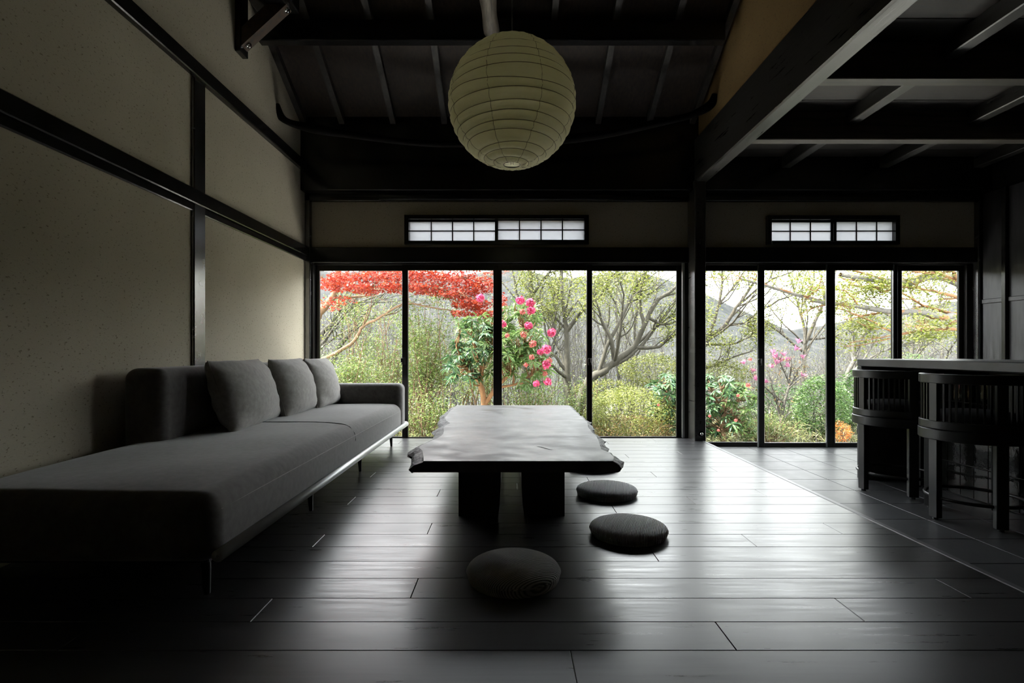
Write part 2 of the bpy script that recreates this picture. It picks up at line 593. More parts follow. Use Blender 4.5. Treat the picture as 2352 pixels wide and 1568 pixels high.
# kitchen ceiling: boards across
kc = empty('ceiling_kitchen', (0, 0, 0), kind='structure', label='flat board ceiling over the tiled floor')
y = YF
bw = 0.335
shared = boxes('board', [(1.93, XR, 0, bw - 0.004, 2.80, 2.82)], 0.003)
shared.materials.append(M['ceil_board'])
while y < 5.4:
    b = put('board', shared, None, kc)
    b.location.y += y
    y += bw
put('ceiling_back', boxes('ceiling_back', [(1.9, XR + 0.1, YF, 5.6, 2.822, 2.86)]), M['counter_body'], kc)

# wooden floor: planks, 2 m long, laid across
floor = structure('floor', boxes('floor', [(XL, 1.86, YF, 5.52, -0.15, -0.014)]), M['subfloor'], label='floor of charcoal planks laid across the room')
PW, PY0 = 0.1665, 1.5755
PL = 2.0
plank_cache = {}
XE = 1.872


def plank(x0, x1, y0, wd):
    key = (round(x1 - x0, 3), round(wd, 4))
    if key not in plank_cache:
        g = 0.0008
        me = boxes('plank', [(g, x1 - x0 - g, g, wd - g, -0.015, 0.0)], 0.0016)
        me.materials.append(M['plank'])
        plank_cache[key] = me
    o = put('plank', plank_cache[key], None, floor)
    o.location = (x0, y0, 0)


for k in range(-7, 24):
    y0 = PY0 + PW * (k - 1)
    wd = min(PW, 5.5 - y0)
    if wd < 0.02:
        continue
    j = 0.177 + 0.489 * k
    j = j % PL
    cuts = [XL]
    x = j - 3 * PL
    while x < XE:
        if x > XL + 0.05 and x < XE - 0.05:
            cuts.append(x)
        x += PL
    cuts.append(XE)
    for a, b in zip(cuts[:-1], cuts[1:]):
        plank(a, b, y0, wd)
put('floor_rear', boxes('floor_rear', [(XL, XE, YF, PY0 + PW * -8, -0.015, 0.0)]), M['plank'], floor)

T += 1
structure('trim_%d' % T, boxes('trim', [(XE + 0.001, XE + 0.032, YF, 5.40, ZT, 0.002)], 0.003), M['edge'], label='grey edging strip where the planks step down to tiles')

# tiled floor
ft = structure('floor_tiled', boxes('floor_tiled', [(1.86, XR, YF, 5.56, -0.25, ZT - 0.006)]), M['grout'], label='lower floor of square grey tiles below the counter')
tp = 0.325
tile_me = {}


def tile(x0, x1, y0, y1):
    key = (round(x1 - x0, 3), round(y1 - y0, 3))
    if key not in tile_me:
        me = boxes('tile', [(0.002, x1 - x0 - 0.002, 0.002, y1 - y0 - 0.002, -0.012, 0)], 0.0015)
        me.materials.append(M['tile'])
        tile_me[key] = me
    o = put('tile', tile_me[key], None, ft)
    o.location = (x0, y0, ZT)


xs = [1.905] + [2.103 + 0.327 * i for i in range(9) if 2.103 + 0.327 * i < XR] + [XR]
ys = [5.077 + tp, 5.50]
yy = 5.077 + tp
while yy > 0.7:
    ys.append(yy - tp)
    yy -= tp
ys = sorted(ys)
for a, b in zip(xs[:-1], xs[1:]):
    for c, d in zip(ys[:-1], ys[1:]):
        tile(a, b, c, d)
put('tile_rear', boxes('tile_rear', [(1.905, XR, YF, ys[0], ZT - 0.012, ZT)]), M['tile'], ft)

# ------------------------------------------------------------------ sliding windows
def sash(win, x0, x1, z0, z1, yc, sl, sr, top, bot, th=0.028):
    s = put('sash', boxes('sash', [(x0, x0 + sl, yc - th / 2, yc + th / 2, z0, z1), (x1 - sr, x1, yc - th / 2, yc + th / 2, z0, z1),
                                   (x0 + sl, x1 - sr, yc - th / 2, yc + th / 2, z1 - top, z1), (x0 + sl, x1 - sr, yc - th / 2, yc + th / 2, z0, z0 + bot)], 0.003), M['alu'], win)
    put('pane', boxes('pane', [(x0 + sl - 0.004, x1 - sr + 0.004, yc - 0.002, yc + 0.002, z0 + bot - 0.004, z1 - top + 0.004)]), M['glass'], s)
    return s


def lock(s, x, y, z):
    put('lock', boxes('lock', [(x - 0.016, x + 0.016, y - 0.03, y - 0.002, z - 0.035, z + 0.035), (x - 0.024, x + 0.004, y - 0.042, y - 0.026, z - 0.012, z + 0.03)], 0.003), M['alu'], s)


ws = 5.505
w1 = empty('window_1', (px_x(1145, ws), ws, 0), kind='structure', label='wide row of four sliding glass doors behind the table')
YI, YO = 5.490, 5.525
zt = px_z(608, YI)
zb = -0.06
top = px_z(608, YI) - px_z(621, YI)
a1 = sash(w1, px_x(722, YO), px_x(938, YO), zb, zt, YO, px_x(735, YO) - px_x(722, YO), 0.056, top, 0.06)
a2 = sash(w1, px_x(924, YI), px_x(1143, YI), zb, zt, YI, 0.060, 0.044, top, 0.06)
a3 = sash(w1, px_x(1143, YI), px_x(1360, YI), zb, zt, YI, 0.044, 0.056, top, 0.06)
a4 = sash(w1, px_x(1347, YO), px_x(1570, YO), zb, zt, YO, 0.054, px_x(1570, YO) - px_x(1553, YO), top, 0.06)
lock(a2, px_x(928, YI), YI - 0.014, px_z(829, YI))
lock(a3, px_x(1354, YI), YI - 0.014, px_z(830, YI))
put('frame', boxes('frame', [(px_x(716, 5.5), px_x(724, 5.5), 5.44, 5.56, -0.08, ZK0), (px_x(1568, 5.5), 1.806, 5.44, 5.56, -0.08, ZK0),
                             (px_x(716, 5.5), 1.806, 5.47, 5.56, zt - 0.002, ZK0), (px_x(716, 5.5), 1.806, 5.46, 5.56, -0.10, -0.055)], 0.002), M['alu'], w1)
# silver reveal strips beside the glass
put('edge_strip', boxes('edge_strip', [(px_x(1566, 5.5) - 0.012, px_x(1568, 5.5), 5.44, 5.47, 0, ZK0)]), M['silver'], w1)

w2 = empty('window_2', (px_x(1910, ws), ws, ZT), kind='structure', label='narrower row of four sliding glass doors behind the stools')
zb2 = px_z(1027, YI)
bot2 = px_z(1016, YI) - zb2
b1 = sash(w2, px_x(1606, YO), px_x(1755, YO), zb2, zt, YO, px_x(1620, YO) - px_x(1606, YO), 0.05, top, bot2)
b2 = sash(w2, px_x(1741, YI), px_x(1908, YI), zb2, zt, YI, 0.062, 0.05, top, bot2)
b3 = sash(w2, px_x(1908, YI), px_x(2060, YI), zb2, zt, YI, 0.040, 0.055, top, bot2)
b4 = sash(w2, px_x(2050, YO), px_x(2216, YO), zb2, zt, YO, 0.09, px_x(2216, YO) - px_x(2200, YO), top, bot2)
lock(b2, px_x(1742, YI), YI - 0.014, px_z(831, YI))
for s, xx in ((b1, 1740), (b2, 1897), (b3, 2050)):
    put('edge_strip', boxes('edge_strip', [(px_x(xx, YI) - 0.010, px_x(xx, YI) + 0.004, 5.468, 5.476, zb2, zt)]), M['silver'], s)
put('frame', boxes('frame', [(1.914, px_x(1607, 5.5) if px_x(1607, 5.5) > 1.93 else 1.945, 5.44, 5.56, ZT, ZK0), (px_x(2215, 5.5), 4.722, 5.47, 5.56, ZT, ZK0),
                             (1.914, 4.722, 5.47, 5.56, zt - 0.002, ZK0), (1.914, 4.722, 5.46, 5.56, ZT - 0.05, zb2 + 0.003)], 0.002), M['alu'], w2)


# small windows with lattice
def small(n, o, sashes, label):
    w = empty('window_%d' % n, ((o[0] + o[1]) / 2, YB, o[2]), kind='structure', label=label)
    f = 0.035
    put('frame', boxes('frame', [(o[0] - 0.01, o[0] + f, YB - 0.01, YB + 0.12, o[2] - 0.01, o[3] + 0.01), (o[1] - f, o[1] + 0.01, YB - 0.01, YB + 0.12, o[2] - 0.01, o[3] + 0.01),
                                 (o[0] + f, o[1] - f, YB - 0.01, YB + 0.12, o[2] - 0.01, o[2] + 0.018), (o[0] + f, o[1] - f, YB - 0.01, YB + 0.12, o[3] - 0.03, o[3] + 0.01)], 0.002), M['timber'], w)
    for (x0, x1, y0, y1, nx, d) in sashes:
        X0, X1, Z0, Z1 = px_x(x0, d), px_x(x1, d), px_z(y1, d), px_z(y0, d)
        e = 0.03
        bars = [(X0 - e, X0, d - 0.012, d + 0.012, Z0 - e, Z1 + e), (X1, X1 + e, d - 0.012, d + 0.012, Z0 - e, Z1 + e),
                (X0, X1, d - 0.012, d + 0.012, Z0 - e, Z0), (X0, X1, d - 0.012, d + 0.012, Z1, Z1 + e)]
        b = 0.0055
        for i in range(1, nx):
            xx = X0 + (X1 - X0) * i / nx
            bars.append((xx - b, xx + b, d - 0.008, d + 0.008, Z0, Z1))
        zm = Z0 + (Z1 - Z0) * 0.52
        bars.append((X0, X1, d - 0.007, d + 0.007, zm - b, zm + b))
        s = put('sash', boxes('sash', bars), M['timber'], w)
        for i in range(nx):
            for (za, zc) in ((Z0, zm - b), (zm + b, Z1)):
                xa = X0 + (X1 - X0) * i / nx + (b if i else 0)
                xb = X0 + (X1 - X0) * (i + 1) / nx - (b if i < nx - 1 else 0)
                put('pane', boxes('pane', [(xa, xb, d - 0.002, d + 0.002, za, zc)]), M['frost'], s)


small(3, o1, [(942, 1137, 510, 553, 4, YB + 0.07), (1144, 1341, 507, 551, 4, YB + 0.045)], 'small lattice window of sixteen frosted panes above the wide glass doors')
small(4, o2, [(1768, 1907, 511, 553, 3, YB + 0.07), (1920, 2059, 510, 553, 3, YB + 0.045)], 'small lattice window of twelve frosted panes above the narrower glass doors')

# slim rail on the beam above the windows
rl = empty('wall_rail', (px_x(1140, 5.4), 5.36, 2.42), 'long slim black rail on the beam above the lattice window', 'rail')
put('bar', rounded('bar', px_x(872, 5.37), px_x(1408, 5.37), 5.325, 5.375, px_z(461, 5.37), px_z(448, 5.37), 0.012, 2, (2, 1, 1)), M['timber'], rl)
for xx in (880, 1140, 1400):
    put('bracket', boxes('bracket', [(px_x(xx, 5.37) - 0.02, px_x(xx, 5.37) + 0.02, 5.35, 5.402, px_z(461, 5.37) - 0.004, px_z(448, 5.37) + 0.03)], 0.002), M['timber'], rl)

# round stopper on the post
st = empty('door_stopper', (1.862, 5.24, 0.073), 'small round metal stopper low on the black post by the step', 'stopper')
g = Geo()
g.tube([(1.862, 5.242, 0.073), (1.862, 5.225, 0.073), (1.862, 5.2249, 0.073)], [0.026, 0.026, 0.001], 20)
put('base', g.mesh('base', False), M['black_leg'], st)
g = Geo()
g.tube([(1.862, 5.226, 0.073), (1.862, 5.205, 0.073), (1.862, 5.198, 0.073), (1.862, 5.1979, 0.073)], [0.014, 0.014, 0.009, 0.0005], 16)
put('knob', g.mesh('knob', True), M['chrome'], st)

# right wall panelling
pr = empty('wall_panelling', (XR, 5.1, ZT), 'dark grained panelling on the right wall beyond the counter', 'panelling')
yy = 5.38
for k in range(5):
    y1, y0 = yy, yy - 0.235
    for (z0, z1) in ((ZT, 0.62), (0.66, 1.355), (1.395, 2.45)):
        put('panel', boxes('panel', [(XR - 0.022, XR - 0.002, y0, y1, z0, z1)], 0.003), M['panel'], pr)
    for zz in (0.64, 1.375):
        put('cross_rail', boxes('cross_rail', [(XR - 0.034, XR - 0.002, y0, y1, zz - 0.02, zz + 0.02)], 0.003), M['panel'], pr)
    put('stile', boxes('stile', [(XR - 0.055, XR - 0.002, y0 - 0.045, y0, ZT, 2.45)], 0.004), M['timber'], pr)
    yy = y0 - 0.045

# ------------------------------------------------------------------ roof timbers seen as things
br = empty('roof_brace', (XL, 4.1, 3.15), 'brown diagonal brace with two bolts high on the left wall', 'brace')
put('stub_post', boxes('stub_post', [(XL, XL + 0.045, 4.03, 4.15, 3.14, 3.62)], 0.004), M['timber'], br)
A, B = np.array([XL + 0.02, 3.165]), np.array([-1.64, 3.545])
u = (B - A) / np.linalg.norm(B - A)
nrm = np.array([-u[1], u[0]])
prof = [tuple(A), tuple(B), tuple(B + nrm * 0.105), tuple(A + nrm * 0.105)]
strut = put('strut', prism('strut', prof, 'y', 4.045, 4.135), M['brace'], br)
for t in (0.13, 0.84):
    c = A + (B - A) * t - nrm * 0.001
    g = Geo()
    p0 = Vector((c[0], 4.09, c[1]))
    d = Vector((-nrm[0], 0, -nrm[1]))
    g.tube([p0 - d * 0.004, p0 + d * 0.006, p0 + d * 0.0061], [0.024, 0.024, 0.0005], 16)
    g.tube([p0, p0 + d * 0.022, p0 + d * 0.0221], [0.011, 0.011, 0.0005], 6)
    put('bolt', g.mesh('bolt'), M['chrome'], strut)
box('roof_beam', -1.96, -1.64, 2.5, 4.17, 3.50, 3.70, M['timber'], None, 0.008, kind='structure', label='black beam above the diagonal brace')

lg = Geo()
pts = smooth_path([(-0.15, 4.46, 3.50), (-0.162, 4.2, 3.51), (-0.17, 3.9, 3.52), (-0.18, 3.4, 3.53), (-0.18, 2.4, 3.55)], 24)
lg.tube(pts, 0.062 + 0.004 * np.sin(np.linspace(0, 17, 24)), 16)
put('roof_log', lg.mesh('roof_log', True), M['log'], None, 'pale peeled round log above the paper lantern', 'log')

lg = Geo()
pts = smooth_path([at(633, 240, 4.77), at(641, 262, 4.79), at(660, 279, 4.82), at(700, 291, 4.85), at(780, 305, 4.9), at(1000, 330, 5.0), at(1300, 320, 5.0), at(1540, 276, 4.9), at(1600, 259, 4.87), at(1632, 240, 4.85), at(1642, 218, 4.84)], 60)
lg.tube(pts, 0.034 + 0.006 * np.sin(np.linspace(0, 23, 60)), 10)
put('bent_log', lg.mesh('bent_log', True), M['charcoal'], None, 'thin bent black log hung across the roof with upturned ends', 'log')

# ------------------------------------------------------------------ paper lantern
LX, LY, LZ, LR = 0.010, 3.0, 2.262, 0.356
lan = empty('paper_lantern', (LX, LY, LZ), 'large round paper lantern hanging over the low table', 'lantern')
rng = np.random.default_rng(4)
nr = 19
th = np.linspace(0.165, PI - 0.135, nr)
th = th + rng.normal(0, 0.018, nr) * np.sin(th)
tilt = rng.normal(0, 0.022, (nr, 3)) * np.sin(th)[:, None]
nphi, sub = 96, 6
phi = np.linspace(0, 2 * PI, nphi, endpoint=False)


def rib_theta(i):
    return th[i] + tilt[i, 0] * np.cos(phi) + tilt[i, 1] * np.sin(phi) + tilt[i, 2] * np.cos(2 * phi + i)


def lan_pt(theta, r):
    return np.stack([LX + r * np.sin(theta) * np.cos(phi), LY + r * np.sin(theta) * np.sin(phi), LZ + 0.985 * r * np.cos(theta)], -1)


rows = []
for i in range(nr - 1):
    a, b = rib_theta(i), rib_theta(i + 1)
    for k in range(sub):
        t = k / sub
        wr = 1 + 0.0035 * np.sin(phi * 23 + i * 2.1 + t * 3) * math.sin(PI * t) + rng.normal(0, 0.0012, nphi) * math.sin(PI * t)
        bulge = 0.974 + 0.028 * math.sin(PI * t) ** 0.8
        rows.append(lan_pt(a * (1 - t) + b * t, LR * bulge * wr))
rows.append(lan_pt(rib_theta(nr - 1), LR * 0.974))
v = np.vstack(rows)
nrow = len(rows)
ii, jj = np.meshgrid(np.arange(nrow - 1), np.arange(nphi), indexing='ij')
j2 = (jj + 1) % nphi
f = np.stack([ii * nphi + jj, (ii + 1) * nphi + jj, (ii + 1) * nphi + j2, ii * nphi + j2], -1).reshape(-1, 4)
shade = put('shade', mesh('shade', v, f, True), M['paper'], lan)
for i in range(nr):
    g = Geo()
    g.tube(lan_pt(rib_theta(i), LR * 0.976), 0.0016, 5, close=True)
    put('rib', g.mesh('rib', True), M['rib'], shade)
for k in range(8):
    a0 = -PI / 2 - 0.36 + k * PI / 4
    pts = []
    for i in range(nr - 1):
        for q in range(3):
            t = q / 3
            a = a0 + 0.02 * math.sin(i * 0.7 + k)
            j = int(round((a % (2 * PI)) / (2 * PI) * nphi)) % nphi
            tt = rib_theta(i)[j] * (1 - t) + rib_theta(i + 1)[j] * t
            rr = LR * (0.977 + 0.028 * math.sin(PI * t) ** 0.8)
            pts.append((LX + rr * math.sin(tt) * math.cos(a), LY + rr * math.sin(tt) * math.sin(a), LZ + 0.985 * rr * math.cos(tt)))
    g = Geo()
    g.tube(pts, 0.0011, 4)
    put('seam', g.mesh('seam', True), M['rib'], shade)
zb_ = LZ + 0.985 * LR * 0.974 * math.cos(th[-1])
rb_ = LR * 0.974 * math.sin(th[-1])
g = Geo()
g.tube(np.stack([LX + rb_ * np.cos(phi), LY + rb_ * np.sin(phi), np.full(nphi, zb_)], -1), 0.0028, 6, close=True)
g.tube([(LX - rb_, LY, zb_), (LX - 0.006, LY, zb_), (LX - 0.006, LY, zb_ + 0.6)], 0.0016, 5)
g.tube([(LX + rb_, LY, zb_), (LX + 0.006, LY, zb_), (LX + 0.006, LY, zb_ + 0.6)], 0.0016, 5)
put('wire_frame', g.mesh('wire_frame'), M['wire'], lan)
g = Geo()
g.tube([(LX, LY, zb_ + 0.58), (LX, LY, LZ + 0.9), (LX, LY, roof_z(3.0) + 0.09)], 0.0035, 8)
put('cord', g.mesh('cord'), M['cord'], lan)

# ------------------------------------------------------------------ sofa
sofa = empty('sofa', (-1.5, 3.45, 0), 'long low taupe sofa on thin black legs along the left wall', 'sofa')


def crown(amount, front=0.0):
    def fn(V, h):
        u = V[:, 0] / h[0]
        w = V[:, 1] / h[1]
        k = np.clip(1 - u ** 4, 0, 1) * np.clip(1 - w ** 6, 0, 1)
        up = (V[:, 2] > 0)
        V = V.copy()
        V[:, 2] += np.where(up, amount * k, 0)
        sag = 0.004 * np.sin(V[:, 1] * 9) * np.sin(V[:, 0] * 7)
        V[:, 2] += np.where(up, sag, 0)
        return V
    return fn


seat = put('seat', rounded('seat', -2.0, -1.0, 1.80, 4.96, 0.150, 0.392, 0.075, 6, (14, 40, 2), crown(0.028)), M['fabric'], sofa)
g = Geo()
g.tube([(-1.004, 1.86, 0.333), (-1.0005, 3.4, 0.335), (-1.004, 4.9, 0.333)], 0.0022, 5)
put('stitching', g.mesh('stitching'), M['pillow'], seat)
g = Geo()
sp = []
for t in np.linspace(0, 1, 40):                      # the seam across the seat, over its crown and down the front
    xx = -1.95 + 0.95 * min(t / 0.8, 1.0)
    if t <= 0.8:
        zz = 0.392 + 0.028 * max(0.0, 1 - ((xx + 1.5) / 0.5) ** 4) + 0.002
        e = -1.0 - 0.075
        if xx > e:
            zz = 0.317 + math.sqrt(max(0.0, 0.075 ** 2 - (xx - e) ** 2)) + 0.028 * max(0.0, 1 - ((xx + 1.5) / 0.5) ** 4)
        sp.append((xx, 3.46, zz))
    else:
        sp.append((-0.9995, 3.46, 0.317 - (t - 0.8) / 0.2 * 0.09))
g.tube([(a, b, c + 0.0012) for a, b, c in sp], 0.0024, 6)
put('seam', g.mesh('seam', True), M['stool_seat'], seat)
put('backrest', rounded('backrest', -2.02, -1.80, 2.77, 5.10, 0.22, 0.79, 0.06, 5, (4, 12, 6)), M['fabric'], sofa)
put('armrest', rounded('armrest', -2.0, -1.0, 4.935, 5.125, 0.150, 0.578, 0.055, 5, (12, 3, 6)), M['fabric'], sofa)
g = Geo()
g.tube([(-0.988, 1.806, 0.188), (-0.988, 1.807, 0.188), (-0.988, 3.4, 0.188), (-0.988, 5.10, 0.188), (-0.996, 5.122, 0.188), (-1.02, 5.125, 0.188), (-1.99, 5.125, 0.188)], [0.004, 0.021, 0.021, 0.021, 0.021, 0.021, 0.021], 14)
put('rail', g.mesh('rail', True), M['rail'], sofa, 'brushed metal tube along the foot of the seat')
put('base', boxes('base', [(-1.95, -1.06, 1.88, 5.05, 0.135, 0.165)], 0.004), M['black_leg'], sofa)
for yy in (1.945, 2.957, 3.925, 4.955):
    for xx in (-1.10, -1.92):
        g = Geo()
        s = 1 if xx > -1.5 else -1
        g.tube([(xx - 0.012 * s, yy, 0.155), (xx - 0.004 * s, yy, 0.09), (xx, yy, 0.0)], [0.02, 0.016, 0.010], 12)
        put('leg', g.mesh('leg', True), M['black_leg'], sofa)


def pillow(yc, w, hh, t, bx, tx, label, seed, turn=0.0):
    rg = np.random.default_rng(seed)
    n = 26
    a = np.sin(np.linspace(-PI / 2, PI / 2, n + 1))
    U, V_ = np.meshgrid(a, a, indexing='ij')
    prof = (np.clip(1 - U ** 2, 0, 1) * np.clip(1 - V_ ** 2, 0, 1)) ** 0.42
    pin = 0.03
    X = U * (w / 2) * (1 - pin * (1 - np.abs(V_) ** 3))
    Z = V_ * (hh / 2) * (1 - pin * (1 - np.abs(U) ** 3))
    wr = 0.008 * np.sin(7 * U + 5 * V_ + seed) * (1 - prof) + 0.006 * np.sin(13 * V_ - 4 * U * U + seed * 2) * np.abs(U) ** 2
    verts, faces = [], []
    for s in (1, -1):
        verts.append(np.stack([X, s * (t / 2 * prof) + wr * np.where(prof > 0, 1, 0), Z], -1).reshape(-1, 3))
    m = n + 1
    i, j = np.meshgrid(np.arange(n), np.arange(n), indexing='ij')
    q = np.stack([i * m + j, (i + 1) * m + j, (i + 1) * m + j + 1, i * m + j + 1], -1).reshape(-1, 4)
    v = np.vstack(verts)
    f = np.vstack([q[:, ::-1], q + m * m])
    # local frame: long side along +Y, face towards +X, leaning back
    lean = math.atan2(bx - tx, hh)
    mat_ = Matrix.Translation((0, 0, 0)) @ Matrix.Rotation(turn, 4, 'Z') @ Matrix.Rotation(-lean, 4, 'Y') @ Matrix.Rotation(PI / 2, 4, 'Z')
    R3 = np.array(mat_.to_3x3())
    v = v @ R3.T
    loc = Vector(((bx + tx) / 2, yc, 0))
    zmin = v[:, 2].min()
    loc.z = 0.402 - zmin + 0.003
    root = empty('pillow', loc, label, 'pillow', 'pillows on the sofa')
    v = v + np.array(loc)
    put('cover', mesh('cover', v, f, True), M['pillow'], root)
    k = np.concatenate([np.stack([a, -np.ones(m)], -1), np.stack([np.ones(m), a], -1)[1:], np.stack([a[::-1], np.ones(m)], -1)[1:], np.stack([-np.ones(m), a[::-1]], -1)[1:-1]])
    px = k[:, 0] * (w / 2) * (1 - pin * (1 - np.abs(k[:, 1]) ** 3))
    pz = k[:, 1] * (hh / 2) * (1 - pin * (1 - np.abs(k[:, 0]) ** 3))
    e = np.stack([px, np.zeros(len(px)), pz], -1) @ R3.T + np.array(loc)
    g = Geo()
    g.tube(e, 0.004, 6, close=True)
    put('piping', g.mesh('piping', True), M['pillow'], root)
    return root


pillow(3.425, 0.78, 0.435, 0.27, -1.62, -1.755, 'nearest and largest of the three grey pillows on the sofa', 3, 0.10)
pillow(4.10, 0.67, 0.43, 0.24, -1.595, -1.72, 'middle one of the three grey pillows on the sofa', 5, 0.06)
pillow(4.655, 0.60, 0.425, 0.22, -1.58, -1.69, 'grey pillow on the sofa next to the armrest by the window', 9, 0.05)

# ------------------------------------------------------------------ low slab table
tz1, tz0 = 0.378, 0.326
crop = lambda x, y: (920 + x / 4.3556, 900 + y / 4.3556)


def on_top(x, y):
    px, py = crop(x, y)
    d = (H - tz1) * F / (py - VY)
    return ((px - VX) * d / F, d)


left = [(235, 690), (228, 640), (222, 590), (180, 548), (250, 512), (330, 478), (392, 450), (425, 418), (432, 385), (425, 355), (468, 322), (500, 312), (455, 285), (445, 255), (475, 215), (520, 170), (562, 132)]
right = [(1680, 132), (1735, 185), (1790, 232), (1838, 272), (1866, 300), (1876, 350), (1905, 392), (1950, 432), (1980, 480), (1992, 530), (2004, 574), (2050, 590), (2090, 606), (2115, 632), (2135, 655), (2125, 690)]
L = [on_top(*p) for p in left]
Rr = [on_top(*p) for p in right]
rg = np.random.default_rng(11)


def densify(P_, n):
    P_ = np.array(P_)
    s = np.concatenate([[0], np.cumsum(np.linalg.norm(np.diff(P_, axis=0), axis=1))])
    t = np.linspace(0, s[-1], n)
    return np.stack([np.interp(t, s, P_[:, 0]), np.interp(t, s, P_[:, 1])], -1)


nl = 60
Ld, Rd = densify(L, nl), densify(Rr, nl)[::-1]        # both front to back
levels = [(tz1, 0.0), (tz1 - 0.006, 0.010), (tz1 - 0.02, 0.034), (tz0 + 0.016, 0.048), (tz0 + 0.004, 0.040), (tz0, 0.028)]
rings = []
for q, (z, off) in enumerate(levels):
    jitL = np.convolve(rg.normal(0, 1, nl + 4), np.ones(3) / 3, 'same')[2:-2] * (0.004 + 0.2 * off)
    jitR = np.convolve(rg.normal(0, 1, nl + 4), np.ones(3) / 3, 'same')[2:-2] * (0.004 + 0.2 * off)
    if q == 0:
        jitL, jitR = jitL * 0.4, jitR * 0.4
    a = Ld.copy(); a[:, 0] -= off * 1.25 + jitL
    b = Rd.copy(); b[:, 0] += off * 0.9 + jitR
    rings.append((a, b, z))
tab = empty('low_table', (0.05, 3.7, 0), 'long low charred live-edge slab table in the middle of the room', 'table')
nc = 12
V, Fq = [], []


def sheet(z, a, b):
    base = len(V)
    for i in range(nl):
        for k in range(nc + 1):
            t = k / nc
            V.append((a[i, 0] * (1 - t) + b[i, 0] * t, a[i, 1] * (1 - t) + b[i, 1] * t, z))
    return base


b0 = sheet(tz1, rings[0][0], rings[0][1])
for i in range(nl - 1):
    for k in range(nc):
        p = b0 + i * (nc + 1) + k
        Fq.append((p, p + 1, p + nc + 2, p + nc + 1))
top_me_v, top_me_f = np.array(V), np.array(Fq)
V, Fq = [], []
b1_ = sheet(tz0, rings[-1][0], rings[-1][1])
for i in range(nl - 1):
    for k in range(nc):
        p = b1_ + i * (nc + 1) + k
        Fq.append((p, p + nc + 1, p + nc + 2, p + 1))
# the two sawn ends
for end in (0, nl - 1):
    base = len(V)
    for (a, b, z) in rings:
        V.append((a[end, 0], Ld[end, 1], z))
    for (a, b, z) in rings[::-1]:
        V.append((b[end, 0], Rd[end, 1], z))
    idx = list(range(base, len(V)))
    Fq.append(tuple(idx if end == 0 else idx[::-1]))
slab = put('tabletop', mesh('tabletop', [tuple(p) for p in top_me_v] + [tuple(p) for p in V],
                            [tuple(p) for p in top_me_f] + [tuple(k + len(top_me_v) for k in fq) for fq in Fq]), M['slab'], tab)
for side in (0, 1):
    ev, ef = [], []
    for (a, b, z) in rings:
        for p in (a if side == 0 else b):
            dz = rg.normal(0, 0.0025) if tz0 < z < tz1 else 0
            ev.append((p[0] + (rg.normal(0, 0.004) if tz0 < z < tz1 else 0), p[1], z + dz))
    for q in range(len(rings) - 1):
        for i in range(nl - 1):
            p = q * nl + i
            fq = (p, p + nl, p + nl + 1, p + 1)
            ef.append(fq if side else fq[::-1])
    put('live_edge', mesh('live_edge', ev, ef, False), M['bark'], slab)
# the crack in the top
cx0, cx1 = on_top(1362, 545), on_top(1520, 578)
crk = []
for t in np.linspace(0, 1, 9):
    crk.append((cx0[0] + (cx1[0] - cx0[0]) * t, cx0[1] + (cx1[1] - cx0[1]) * t + 0.008 * math.sin(t * 6)))
cv, cf = [], []
for i, p in enumerate(crk):
    wv = 0.011 * math.sin(PI * (i / 8)) ** 0.8 + 0.0005
    cv += [(p[0], p[1] - wv, tz1 + 0.0006), (p[0], p[1] + wv, tz1 + 0.0006), (p[0], p[1], tz1 + 0.0002)]
for i in range(8):
    a = i * 3
    cf += [(a, a + 3, a + 5, a + 2), (a + 2, a + 5, a + 4, a + 1)]
put('crack', mesh('crack', cv, cf), M['subfloor'], slab)
for (y0, y1) in ((2.856, 3.16), (4.35, 4.65)):
    for (x0, x1, s) in ((-0.276, -0.051, 1), (0.060, 0.290, -1)):
        inn = x1 if s > 0 else x0
        out = x0 if s > 0 else x1
        prof = [(out, 0.0), (inn - s * 0.014, 0.0), (inn - s * 0.006, 0.06), (inn, 0.16), (inn, tz0 + 0.001), (out, tz0 + 0.001)]
        put('leg', prism('leg', prof, 'y', y0, y1), M['slab_leg'], tab)

# ------------------------------------------------------------------ floor cushions
def cushion(x, y, r, hgt, mat, label, rot=0.0, dome=2.4):
    n, m = 20, 56
    prof = []
    for i in range(n + 1):
        t = i / n
        prof.append((math.sin(t * PI / 2), math.cos(t * PI / 2)))
    V, Fq = [(0, 0, hgt)], []
    rows = []
    for s in range(1, n + 1):
        c, z = prof[s]
        rows.append((r * c, hgt * 0.40 + hgt * 0.60 * (max(z, 0)) ** (2 / dome)))
    for s in range(1, 9):
        t = s / 8
        rows.append((r * (1 - 0.055 * t ** 2.2), hgt * 0.40 * (1 - t)))
    for (rr, z) in rows:
        for k in range(m):
            a = 2 * PI * k / m
            V.append((rr * math.cos(a), rr * math.sin(a), z))
    for k in range(m):
        Fq.append((0, 1 + k, 1 + (k + 1) % m))
    for q in range(len(rows) - 1):
        for k in range(m):
            a, b = 1 + q * m + k, 1 + q * m + (k + 1) % m
            Fq.append((a, a + m, b + m, b))
    Fq.append(tuple(1 + (len(rows) - 1) * m + k for k in range(m)))
    o = empty('floor_cushion', (x, y, 0.0005), label, 'cushion', 'round floor cushions')
    c = put('cover', mesh('cover', V, Fq, True), mat, o)
    c.location = (0, 0, 0)
    c.rotation_euler = (0, 0, rot)
    g = Geo()
    a = np.linspace(0, 2 * PI, 72, endpoint=False)
    g.tube(np.stack([r * 0.998 * np.cos(a), r * 0.998 * np.sin(a), np.full(72, hgt * 0.40)], -1), 0.003, 5, close=True)
    s = put('seam', g.mesh('seam', True), mat, o)
    s.location = (0, 0, 0)
    return o


